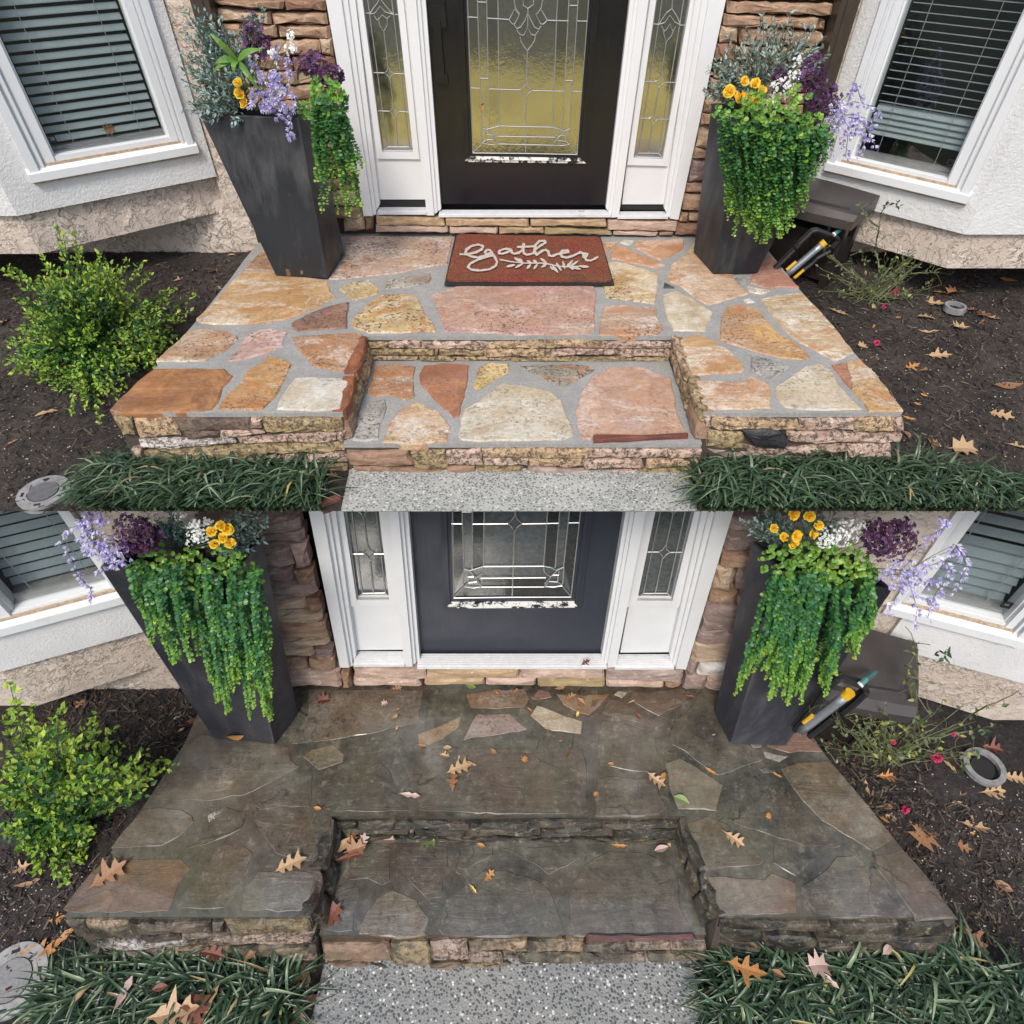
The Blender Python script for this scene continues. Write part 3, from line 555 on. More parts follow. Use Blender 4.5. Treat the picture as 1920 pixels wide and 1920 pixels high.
    # riser stones
    def patch(key, pq, tl, tr, br, bl):
        H = homog(pq, [(0,0),(1,0),(1,1),(0,1)]); tl, tr, br, bl = map(np.array, (tl, tr, br, bl)); nr = np.cross(tr-tl, tl-bl); nr /= np.linalg.norm(nr)
        if nr[1] > 0: nr = -nr
        off, L = RISER[key]
        for pal, pts in L:
            P = []
            for q in Z4(off, K52)(pts):
                s, t = hap(H, q); P.append((tl*(1-s)+tr*s)*(1-t)+(bl*(1-s)+br*s)*t)
            pr = r.uniform(.010, .022)*S+(.02*S if pal == 'black' else 0); q = .95 if lower else 1.; cP = sum(P)/len(P); P = [cP+(p-cP)*1.025+(p-cP)/np.linalg.norm(p-cP)*.002*S for p in P]
            stone('ledgestone', [p+nr*pr for p in P], nr, .07*S, ledge(pal, lower, False, key in ('back', 'right') and pal != 'black'), por, r, .022*S*q, .17, .0075*S*q, .006*S*q, .003*S*q)
    A = np.array
    dz = A((0, 0, .022*S))
    patch('left', [(222,778),(645,773),(650,876),(272,868)], O[0]-dz, fr[3]-dz, NL, FL)
    patch('centre', [(652,833),(1303,831),(1299,882),(650,884)], T[0]-dz, T[1]-dz, A((T[1][0], yg, Zg)), A((T[0][0], yg, Zg)))
    patch('right', [(1318,775),(1688,772),(1656,852),(1318,872)], fr[0]-dz, O[-1]-dz, FRt, NR)
    tl, tr = fr[2].copy(), fr[1].copy(); bl, br = tl.copy(), tr.copy(); bl[2] = br[2] = Zt
    if lower: bl[1] -= .05; br[1] -= .05
    patch('back', [(690,630),(1260,630),(1252,674),(700,674)], tl-dz, tr-dz, br, bl)
    # the two side cheeks of the notch: three courses of rough stone
    for sgn, fa, ba, fb, bb in ((1, fr[3], fr[2], T[0]+A((.02,0,0)), T[3]+A((.05,0,0))), (-1, fr[0], fr[1], T[1]-A((.02,0,0)), T[2]-A((.05,0,0)))):
        fb = fb.copy(); bb = bb.copy(); bb[1] = yb-.004; fb[1] = max(fb[1], yf-.02)
        rows = [(0, .34, [0, .45, 1], ('redwood', 'redwood') if sgn > 0 else ('olive', 'tan')), (.36, .98, [0, .3, .62, 1], ('brown', 'olive', 'tan'))]
        nr = np.cross(ba-fa, fb-fa); nr /= np.linalg.norm(nr)
        if nr[0]*sgn < 0: nr = -nr
        for t0, t1, sx, pl in rows:
            for a, b, pal in zip(sx[:-1], sx[1:], pl):
                q = lambda s, t: (fa*(1-s)+ba*s)*(1-t)+(fb*(1-s)+bb*s)*t
                P = [q(a+.012, t0), q(b-.012, t0), q(b-.012, t1), q(a+.012, t1)]
                stone('ledgestone', [p+nr*.008*S for p in P], nr, .05*S, ledge(pal, lower, False, True), por, r, .03*S, .15, .01*S, .006*S, .004*S)
    return por, dict(T=T, yb=yb, yf=yf, yt=yt)
porchU, PUi = build_porch(False)
porchL, PLi = build_porch(True)

# ------------------------------------------------------------------ house fronts
Kz = .25
VU_L = [('veneer',P2(390,0,935,0,930,65,700,60,440,30)),('veneerred',P2(940,0,1245,0,1250,75,945,70)),('veneerlight',P2(395,75,440,55,830,90,835,175,560,160,400,150)),('veneer',P2(840,95,1255,90,1260,180,850,175)),
  ('veneer',P2(420,170,685,175,690,280,430,265)),('veneer',P2(695,190,870,185,880,285,700,280)),('veneer',P2(880,190,1275,190,1280,280,900,280)),('veneer',P2(430,275,820,290,820,400,440,400)),('veneer',P2(830,300,1195,295,1210,390,1180,410,840,415)),
  ('veneerlight',P2(1200,295,1290,290,1305,410,1220,400)),('veneerred',P2(440,410,970,420,1000,520,460,520)),('veneerred',P2(990,420,1310,420,1330,520,1010,520)),
  ('veneerlight',P2(1370,1600,1530,1608,1540,1722,1385,1735)),('brown',P2(1537,1612,1610,1600,1600,1720,1548,1725))]
VU_R = [('veneerred',P2(300,-70,1150,-70,1140,-5,330,-5)),('veneer',P2(320,5,1115,25,1100,110,330,90)),('veneer',P2(305,100,1020,130,1000,210,450,195,300,180)),('orange',P2(1030,135,1070,145,1060,225,1010,220)),('veneerlight',P2(285,190,410,200,400,310,270,315)),
  ('veneer',P2(415,205,1045,240,1050,300,1000,345,430,330)),('veneerred',P2(250,325,380,330,380,450,235,450)),('veneer',P2(390,345,580,345,580,465,390,465)),('veneer',P2(590,350,1000,365,980,470,590,470)),
  ('veneer',P2(160,755,215,745,205,840,145,840)),('veneer',P2(140,845,260,850,260,935,125,930)),('veneerlight',P2(130,940,260,945,250,1140,100,1100)),('veneer',P2(90,1105,240,1140,240,1190,75,1180)),('mauve',P2(65,1190,235,1200,225,1350,45,1360)),
  ('veneer',P2(35,1370,230,1370,225,1450,20,1435)),('veneer',P2(10,1450,220,1455,215,1575,0,1570)),('veneer',P2(-15,1590,42,1590,35,1655,-30,1650)),('veneerlight',P2(50,1590,200,1600,190,1655,45,1650)),('veneerred',P2(-40,1670,190,1670,185,1755,-60,1750))]
VL_L = [('mauve',P2(60,90,495,88,510,170,420,192,90,205)),('mauve',P2(100,215,520,198,535,275,240,288,120,288)),('mauve',P2(140,300,420,297,455,435,440,452,150,460)),('mauve',P2(432,295,545,290,575,440,540,468,478,468)),('mauve',P2(170,472,432,475,442,575,180,580)),('brown',P2(445,490,590,475,610,578,480,588)),
  ('mauve',P2(190,595,610,595,630,675,500,690,200,690)),('veneerlight',P2(230,700,530,705,550,775,430,785,240,785)),('veneerred',P2(545,700,635,698,660,770,650,783,560,783)),('veneerlight',P2(250,800,660,798,670,860,640,882,260,880)),('veneer',P2(270,895,680,890,705,1000,280,1003)),('veneerlight',P2(300,1014,708,1015,720,1055,600,1065,310,1070)),
  ('veneerlight',P2(310,1080,588,1080,598,1140,315,1140)),('mauve',P2(600,1080,740,1085,740,1138,620,1143)),('veneer',P2(330,1152,540,1160,550,1235,335,1240)),('veneer',P2(555,1165,745,1160,760,1238,565,1240)),('pinkbeige',P2(350,1252,795,1250,805,1368,360,1368)),('brown',P2(808,1265,870,1255,885,1358,820,1368))]
VL_R = [('mauve',P2(435,92,700,90,700,172,425,172)),('mauve',P2(400,190,560,190,550,345,385,345)),('mauve',P2(568,190,690,195,680,345,560,345)),('veneer',P2(375,355,680,355,670,460,355,455)),('veneerlight',P2(330,475,475,470,470,580,440,668,300,650)),('mauve',P2(490,475,640,475,620,665,468,645)),
  ('veneer',P2(290,660,440,680,485,672,470,748,270,738)),('veneer',P2(492,680,600,680,590,748,482,748)),('mauve',P2(250,758,570,760,550,950,210,945)),('mauve',P2(190,955,540,960,530,1038,175,1035)),('veneerlight',P2(165,1045,520,1045,500,1190,140,1185)),('mauve',P2(125,1195,190,1200,170,1278,110,1275)),
  ('whitewash',P2(200,1200,480,1200,470,1280,185,1275)),('mauve',P2(100,1290,260,1290,245,1380,80,1380)),('pinkbeige',P2(272,1290,450,1285,440,1338,268,1335)),('pinkbeige',P2(262,1346,430,1346,420,1390,250,1388))]
def veneer_rows(left):
    """courses standing behind the planter and its flowers"""
    L = []; r = random.Random(5)
    if left:
        y = 530
        while y < 1590:
            h = r.uniform(75, 125); xr = 1335+(y-520)*.178; x0 = 445+y*.30; xs = [x0]+sorted(r.sample(range(int(x0+60), int(xr-60)), 1 if xr-x0 > 300 else 0))+[xr]
            for a, b in zip(xs[:-1], xs[1:]): L.append((r.choice(['veneer','veneer','veneerred','veneerlight']), [(a+5,y),(b-5,y),(b+8,y+h-10),(a+8,y+h-10)]))
            y += h
    else:
        y = 478
        while y < 1700:
            h = r.uniform(80, 125); x0 = 232-(y-478)*.265; x0 = max(x0, 240) if y > 740 else x0; xs = [x0]+sorted(r.sample(range(300, 820), 1+(h < 105)))+[960-(y-478)*.2]
            for a, b in zip(xs[:-1], xs[1:]): L.append((r.choice(['veneer','veneer','veneerred','veneerlight']), [(a+5,y),(b-5,y),(b-8,y+h-10),(a,y+h-10)]))
            y += h
    return L
SILL_U = [('tan',P2(704,404,832,410,834,424,705,422)),('tan',P2(835,410,991,411,992,425,836,423)),('tan',P2(995,412,1137,412,1138,425,995,424)),('pinkbeige',P2(1139,414,1272,416,1268,434,1140,431)),
  ('pinkbeige',P2(705,423,840,426,840,436,705,435)),('pinkbeige',P2(843,426,934,427,933,438,843,437)),('tan',P2(936,427,1020,427,1020,438,935,438)),('olive',P2(1022,427,1146,433,1148,440,1022,439)),('pinkbeige',P2(1150,434,1234,436,1232,442,1150,441)),('brown',P2(1237,436,1264,436,1262,442,1237,442))]
o2, o3 = (440,940), (860,940)
SILL_L = [('pinkbeige',Z4(o2,Kz)(P2(890,1262,1435,1272,1440,1330,900,1325))),('tan',Z4(o3,Kz)(P2(-235,1274,450,1275,450,1325,-235,1328))),('pinkbeige',Z4(o3,Kz)(P2(465,1275,1092,1270,1095,1330,465,1325))),('rosegrey',Z4(o3,Kz)(P2(1105,1270,1690,1280,1670,1355,1105,1340))),
  ('pinkbeige',Z4(o2,Kz)(P2(895,1335,1370,1345,1400,1385,890,1378))),('tan',Z4(o3,Kz)(P2(-255,1335,195,1340,195,1372,-255,1375))),('pinkbeige',Z4(o3,Kz)(P2(205,1337,575,1337,575,1382,205,1377))),('olive',Z4(o3,Kz)(P2(590,1340,1100,1340,1100,1390,590,1390))),('pinkbeige',Z4(o3,Kz)(P2(1110,1350,1540,1365,1540,1395,1110,1392))),('brown',Z4(o3,Kz)(P2(1550,1367,1670,1372,1660,1396,1550,1396)))]
CD = (660, 0); CR = (1000, 0)
DOORLINES = [P2(865,-60,905,1145),P2(935,-60,940,0,960,600,975,960),P2(1009,-60,1030,960),P2(1094,-60,1105,945),P2(1543,-60,1505,950),P2(1630,-60,1580,965),P2(1700,-60,1635,960),P2(1780,-60,1690,1155),
  P2(865,128,940,132),P2(1012,137,1175,147),P2(1465,153,1625,158),P2(1690,158,1765,160),P2(890,660,960,663),P2(1030,668,1265,675),P2(1355,680,1590,685),P2(1655,685,1725,687),P2(958,587,1022,589),P2(1598,604,1660,606),P2(940,15,1005,18),P2(1632,42,1690,42),
  P2(1315,380,1310,620),P2(1308,730,1302,1150),P2(1310,620,1325,650,1355,678,1325,700,1308,730,1290,700,1265,675,1292,650,1310,620),
  P2(1260,275,1265,310,1290,350,1315,380,1345,345,1370,305,1375,270),P2(1235,225,1260,260,1290,265,1318,205,1345,260,1375,265,1400,230),P2(1215,185,1235,215,1265,205,1300,150,1318,95,1340,150,1370,205,1400,220,1420,195),
  P2(1178,150,1200,180,1220,180,1255,110,1218,70,1200,110,1178,150),P2(1465,153,1435,182,1415,180,1380,110,1415,70,1440,110,1465,153),P2(1210,-30,1225,60,1255,105),P2(1280,-30,1285,40,1320,65,1360,35,1365,-30),P2(1435,-30,1420,60,1390,105),P2(1320,65,1318,200),
  P2(1105,945,1505,955),P2(1090,1022,1520,1030),P2(1095,1080,1510,1090),P2(975,960,1010,970,1050,960,1105,945),P2(1105,945,1100,990,1060,1020,1030,990,1010,970),P2(975,960,970,1020,975,1075,1040,1085,1095,1080,1060,1045,1005,1050,975,1075),P2(1005,985,1000,1010,1040,1010,1055,1025,1090,1065),P2(1005,1010,1005,1050),
  P2(1635,965,1590,985,1550,965,1505,955),P2(1505,955,1510,995,1550,1025,1580,1000,1600,975),P2(1635,965,1635,1020,1630,1085,1570,1092,1510,1090,1545,1055,1600,1060,1630,1085),P2(1605,990,1605,1015,1565,1015,1550,1030,1515,1070),P2(1600,1015,1600,1060),
  P2(905,1145,975,1080),P2(1690,1158,1630,1090),P2(905,1148,1300,1152,1690,1160)]
LEFTLINES = [P2(70,-60,230,1130),P2(110,-60,265,1102),P2(240,240,270,505),P2(285,595,310,790),P2(325,880,345,1102),P2(291,-60,430,1102),P2(329,-60,460,1135),P2(90,98,130,100),P2(320,110,345,110),P2(150,545,240,548),P2(315,552,395,555),P2(190,832,280,835),P2(355,837,425,840),P2(265,1102,430,1102),P2(230,1130,265,1102),P2(460,1135,430,1102),
  P2(272,505,290,535,315,552,295,570,285,597,268,568,240,548,262,535,272,505),P2(312,790,330,820,355,837,335,855,322,880,305,855,280,835,302,820,312,790),P2(130,105,185,30,210,-10),P2(210,-10,260,55,310,110),P2(130,105,170,100,210,48,250,90,310,110),P2(165,115,185,150,205,140,225,112,262,140,285,120),P2(200,150,210,195,238,237,265,190,265,130),P2(232,-60,210,-10)]
RIGHTLINES = [P2(935,-60,750,1180),P2(975,-60,790,1148),P2(997,315,957,570),P2(942,660,912,850),P2(895,930,865,1148),P2(1138,-60,940,1150),P2(1190,-60,970,1182),P2(900,180,940,184),P2(1105,190,1145,190),P2(835,610,915,612),P2(985,617,1065,620),P2(800,886,870,888),P2(940,893,1015,895),P2(790,1148,940,1150),P2(752,1178,790,1148),P2(970,1182,940,1150),
  P2(955,570,965,595,988,617,962,635,942,662,932,638,915,612,940,598,955,570),P2(908,850,918,875,940,893,915,908,897,932,890,910,868,888,893,875,908,850),P2(940,184,1000,95,1040,65),P2(1040,65,1075,120,1105,190),P2(940,184,985,170,1025,115,1060,165,1105,190),P2(960,195,985,235,1005,215,1025,180,1045,235,1070,200),P2(975,225,980,260,997,317,1035,270,1055,225),P2(1045,-60,1040,65)]
def build_house(lower):
    Yf, Zp, Zg, S = (LY, LP, LG, SL) if lower else (UY, UP, UG, SU)
    w = (lambda p: hap(HW, p)) if lower else (lambda p: p)
    ztop = UG-.21 if lower else UG+3.0
    lab = 'lower house front with dusty black door and white bay windows in cool shade' if lower else 'upper house front with glossy black door reflecting gold light and white bay windows'
    H = thing('house', lab, 'house', (0, Yf, Zg), 'house fronts with leaded glass doors'); r = random.Random(23)
    zl = ztop
    def clipz(p): p = np.array(p); p[2] = min(p[2], zl); return p
    def yq(px, dy):                                             # pixels of the upper survey -> point on plane Yf+dy
        return onY(*w(px), Yf+dy)
    def panel(mb, px, dy, th, ext=True):
        """px is upper-survey outline, first two points are its top edge: it runs on up to the top of the wall"""
        P = [yq(p, dy) for p in px]
        if ext:
            for i, j in ((0, -1), (1, 2)):
                a, b = P[i], P[j]; k = (ztop-b[2])/(a[2]-b[2]); P[i] = b+(a-b)*k
        mb.prism(P, (0, th, 0)); return P
    z_sill = yq((960,404), 0)[2]
    # wall behind everything
    xl, xr = -4.5, 4.5
    fxl, fxr = yq((650,300), 0)[0], yq((1310,300), 0)[0]
    jm = plain('dark_stone_joint', (.05,.035,.025), .95, .3, 30, .3)
    sx = (onY(532, 1280, Yf)[0], onY(1378, 1290, Yf)[0]) if lower else (onY(391, 20, Yf)[0], onY(1572, 0, Yf)[0])
    be = (onY(330, 1246, Yf), onY(1600, 1275, Yf)) if lower else (onY(425, 398, Yf), onY(1492, 421, Yf))
    for x0_, x1_, z1_ in ((sx[0]-.02, fxl, ztop), (fxr, sx[1]+.02, ztop), (fxl, fxr, z_sill-.004)):
        mb = MB(); mb.box((x0_, Yf+.03*S, Zg-.15), (x1_, Yf+.2*S, z1_)); mb.build('wall', jm, H)
    for x0_, x1_, b_ in ((xl, sx[0]-.004*S, be[0]), (sx[1]+.004*S, xr, be[1])):
        m0, m1 = (b_[0], x1_) if x0_ == xl else (x0_, b_[0]); y0_, y1_ = Yf-.004*S, Yf+.028*S
        mb = MB(); zc = b_[2]+.06*S; o0, o1 = (x0_, m0) if x0_ == xl else (m1, x1_)
        f = [(x0_, Zg-.15), (x1_, Zg-.15), (x1_, ztop if x0_ == xl else zc), (m1 if x0_ == xl else m1, ztop if x0_ == xl else zc), (m0 if x0_ == xl else m1, ztop), (m0 if x0_ == xl else m0, zc if x0_ == xl else ztop), (x0_, zc if x0_ == xl else ztop)]
        mb.prism([(a, y0_, b) for a, b in f], (0, y1_-y0_, 0)); mb.build('stucco_wall', STB, H)
    # stone cladding
    def clad(L, off, k=Kz, nrm_d=.02, palclean=True):
        for pal, pts in L:
            P = [onY(*q, Yf-.002) for q in (Z4(off, k)(pts) if off else pts)]
            if max(p[2] for p in P) > ztop-.005: P = [clipz(p) for p in P]
            if max(p[2] for p in P)-min(p[2] for p in P) < .02: continue
            d = r.uniform(.010, .03)*S
            mt = flag('orangeback') if pal == 'orange' else ledge(pal, lower, True)
            stone('cladding_stone', [p-np.array((0, d, 0)) for p in P], (0, -1, 0), .05*S, mt, H, r, .03*S, .13, .013*S, .009*S, .004*S)
    if lower:
        VA = [(pal, [(min(x, -300+(y-80)*.5) if k in (0, len(p)-1) else x, y) for k, (x, y) in enumerate(p)] if min(x for x, _ in p) < 430 else p) for pal, p in VL_L]
        VB = [(pal, [(x if x < 600 else max(x, 1120-(y-80)*.49), y) for x, y in [(q if q[0] < max(a for a, _ in p)-60 or max(a for a, _ in p) < 500 else (q[0]+400, q[1])) for q in p]]) if max(x for x, _ in p) > 425 else (pal, p) for pal, p in VL_R]
        clad(VA, (440,940)); clad(VB, (1260,940))
    else:
        clad(VU_L, (300,0)); clad(veneer_rows(True), (300,0)); clad(VU_R, (1280,0)); clad(veneer_rows(False), (1280,0))
    for pal, pts in (SILL_L if lower else SILL_U):
        P = [onY(*q, Yf-.03*S) for q in pts]
        stone('sill_stone', P, (0, -1, 0), .06*S, ledge(pal, lower, True), H, r, .03*S, .12, .008*S, .005*S, .002*S)
    if not lower:
        for q, dn in (((379,0), -1), ((1578,40), 1)):
            a = onY(*q, Yf-.05); mb = MB(); mb.box((a[0]-.033, a[1]-.03, UG+.1), (a[0]+.033, a[1]+.045, ztop)); mb.box((a[0]-.012, a[1]-.034, UG+.1), (a[0]+.012, a[1]-.03, ztop)); mb.build('downspout', DOWN, H)
    # door surround: outer trim, jambs and mullions stepped back in layers
    for nm_, LAY in (('door_jamb', [([(611,0),(640,0),(699,405),(682,405)], -.032*S, .06*S), ([(636,0),(652,0),(706,402),(697,404)], -.018*S, .05*S), ([(649,0),(666,0),(712,384),(702,402)], -.006*S, .04*S)]),
      ('door_jamb', [([(1329,0),(1361,0),(1272,412),(1256,410)], -.032*S, .06*S), ([(1316,0),(1332,0),(1259,409),(1250,405)], -.018*S, .05*S), ([(1303,0),(1318,0),(1253,405),(1245,390)], -.006*S, .04*S)]),
      ('mullion', [([(762,0),(780,0),(814,404),(800,404)], -.026*S, .06*S), ([(778,0),(788,0),(820,398),(813,402)], -.014*S, .05*S), ([(786,0),(798,0),(827,392),(819,398)], -.002*S, .04*S)]),
      ('mullion', [([(1198,0),(1216,0),(1160,407),(1146,408)], -.026*S, .06*S), ([(1190,0),(1200,0),(1147,404),(1141,398)], -.014*S, .05*S), ([(1181,0),(1192,0),(1142,398),(1136,390)], -.002*S, .04*S)])):
        mb = MB()
        for q_, d_, t_ in LAY: panel(mb, q_, d_, t_)
        mb.build(nm_, WHITE, H)
    # thresholds, ridged aluminium
    for x0, x1, y0, y1, tx0, tx1 in ((708,800,384,402,714,797), (823,1145,385,407,826,1138), (1158,1252,391,410,1166,1244)):
        a = yq((x0, y1), -.03*S); b = yq((x1, y1+ (1 if x1 > 1000 else 0)), -.03*S); th = MB(); zb = a[2]; zt_ = zb+.014*S
        th.box((a[0], Yf-.034*S, zb), (b[0], Yf+.02*S, zt_))
        for i in range(6):
            yy = Yf-.028*S+i*.0095*S; th.box((a[0]+.002, yy, zt_), (b[0]-.002, yy+.0045*S, zt_+.003*S+i*.0006*S))
        th.build('threshold', ALU, H)
    # sidelights
    for nm, q, gl, pan, gap, lines, off in (('L', [(664,0),(764,0),(802,374),(711,374)], [(679,-10),(744,-10),(775,284),(717,283)], [(693,300),(790,300)], [(712,372),(798,372),(798,388),(714,388)], LEFTLINES, CD),
                                  ('R', [(1213,0),(1306,0),(1246,383),(1166,383)], [(1231,-10),(1295,-10),(1242,297),(1187,295)], None, [(1165,380),(1246,382),(1245,394),(1164,393)], RIGHTLINES, CR)):
        mb = MB(); P = [yq(p, .022*S) for p in q]; Gq = [yq(p, .022*S) for p in gl]
        def up(a, b, z): return b+(a-b)*((z-b[2])/(a[2]-b[2]))
        P[0] = up(P[0], P[3], ztop); P[1] = up(P[1], P[2], ztop); Gq[0] = up(Gq[0], Gq[3], ztop); Gq[1] = up(Gq[1], Gq[2], ztop)
        mb.prism([P[0], Gq[0], Gq[3], P[3]], (0, .03*S, 0)); mb.prism([Gq[1], P[1], P[2], Gq[2]], (0, .03*S, 0)); mb.prism([Gq[3], Gq[2], P[2], P[3]], (0, .03*S, 0))
        sl = mb.build('sidelight', WHITE, H)
        # raised moulding round the glass
        mb = MB(); mw = .030*S
        for k, (d, hh) in enumerate(((0., .012), (.012, .007))):
            m0, m1 = mw*(1-k*.45), d*S*0
            a0, b0 = Gq[3], Gq[2]; ex = np.array((m0, 0, 0)); ez = np.array((0, 0, m0*1.15)); pr = np.array((0, -hh*S-.002*k, 0)); bk = np.array((0, hh*S+.004, 0))
            mb.prism([a0-ex-ez+pr, b0+ex-ez+pr, b0+pr, a0+pr], bk); mb.prism([Gq[0]-ex+pr, Gq[0]+pr, a0+pr, a0-ex-ez+pr], bk); mb.prism([Gq[1]+pr, Gq[1]+ex+pr, b0+ex-ez+pr, b0+pr], bk)
        mb.build('glass_moulding', WHITE, sl)
        mb = MB(); yy = np.array((0, .014*S, 0)); mb.prism([g_+yy for g_ in Gq], (0, .006*S, 0)); mb.build('pane', LEADL if lower else LEADU, sl)
        mb = MB()
        for l in lines:
            Pl = [yq(p, .032*S) for p in Z4(off, Kz)(l)]
            if min(p[2] for p in Pl) > ztop: continue
            mb.tube([clipz(p) for p in Pl], .0022*S, 4)
        mb.build('caming', CAME, sl)
        mb = MB(); Pg = [yq(p, .03*S) for p in gap]; mb.prism(Pg, (0, .02*S, 0)); mb.build('dark_gap_strip', DARK, sl)
    # door
    mb = MB(); P = [yq(p, .035*S) for p in [(795,0),(1184,0),(1137,384),(826,382)]]; P[0] = up(P[0], P[3], ztop); P[1] = up(P[1], P[2], ztop); mb.prism(P, (0, .045*S, 0))
    door = mb.build('front_door', DOORL if lower else DOORU, H)
    Gd = [yq(p, .026*S) for p in [(873,-10),(1106,-10),(1082,291),(886,287)]]; Gd[0] = up(Gd[0], Gd[3], ztop); Gd[1] = up(Gd[1], Gd[2], ztop)
    od = [yq(p, .026*S) for p in [(858,-10),(1124,-10),(1099,306),(869,303)]]; od[0] = up(od[0], od[3], ztop); od[1] = up(od[1], od[2], ztop)
    mb = MB(); mb2 = MB()
    for k in range(3):
        t0, t1 = k/3, (k+1)/3; L = lambda i, t: od[i]*(1-t)+Gd[i]*t; pr = np.array((0, (-.004, -.012, -.002)[k]*S, 0)); bk = np.array((0, .02*S, 0))
        mb.prism([L(0,t0)+pr, L(0,t1)+pr, L(3,t1)+pr, L(3,t0)+pr], bk); mb2.prism([L(1,t1)+pr, L(1,t0)+pr, L(2,t0)+pr, L(2,t1)+pr], bk)
    for m_ in (mb, mb2): m_.build('glass_moulding', DOORL if lower else DOORU, door)
    mb = MB(); mbk = MB()
    for k in range(3):
        t0, t1 = k/3, (k+1)/3; pr = np.array((0, (-.004, -.012, -.002)[k]*S, 0)); (mb if k < 2 else mbk).prism([L(3,t1)+pr, L(2,t1)+pr, L(2,t0)+pr, L(3,t0)+pr], (0, .02*S, 0))
    mbk.build('glass_moulding', DOORL if lower else DOORU, door)
    o = mb.build('peeling_moulding', chipped(lower), door); o['label'] = 'bottom glass moulding with black paint peeled to white'
    mb = MB(); mb.prism([g_+np.array((0, .004*S, 0)) for g_ in Gd], (0, .004*S, 0)); mb.build('glass_panel', LEADL if lower else LEADU, door)
    def cell(px):
        Pc = [clipz(yq(p, .0285*S)) for p in Z4(CD, Kz)(px)]
        if Pc[0][2]-Pc[-1][2] < .03: return
        m = MB(); m.prism(Pc, (0, .001*S, 0)); m.build('bevel_pane', CLEARL if lower else CLEARU, door)
    zt0 = -60
    cell(P2(862,zt0,937,zt0,972,958,903,1140)); cell(P2(1703,zt0,1778,zt0,1692,1150,1638,960)); cell(P2(1011,zt0,1092,zt0,1103,942,1030,958)); cell(P2(1545,zt0,1628,zt0,1582,962,1507,950))
    cell(P2(1100,1030,1515,1036,1508,1084,1098,1076)); cell(P2(975,1082,1630,1094,1688,1154,910,1143))
    mb = MB()
    for l in DOORLINES:
        Pl = [yq(p, .025*S) for p in Z4(CD, Kz)(l)]
        if min(p[2] for p in Pl) > ztop: continue
        mb.tube([clipz(p) for p in Pl], .0023*S, 4)
    mb.build('caming', CAME, door)
    if not lower:
        mb = MB()
        for q, dy in (([(802,0),(833,0),(838,52),(806,52)], .018), ([(812,40),(825,40),(834,148),(822,148)], .008), ([(816,140),(838,140),(841,156),(818,156)], .012)):
            P = [yq(p, dy*S) for p in q]; mb.prism(P, (0, .03*S, 0))
        P = [yq(p, 0) for p in [(802,0),(833,0)]]; mb.box((P[0][0]-.005, Yf+.015*S, P[0][2]-.01), (P[1][0], Yf+.035*S, P[0][2]+.25)); mb.build('handle_set', DOORU, door)
    mb = MB(); mb.box((fxl, Yf+.12*S, z_sill), (fxr, Yf+.16*S, ztop)); mb.build('painted_dark_hall', INNER, H)
    return H
houseU = build_house(False); houseL = build_house(True)

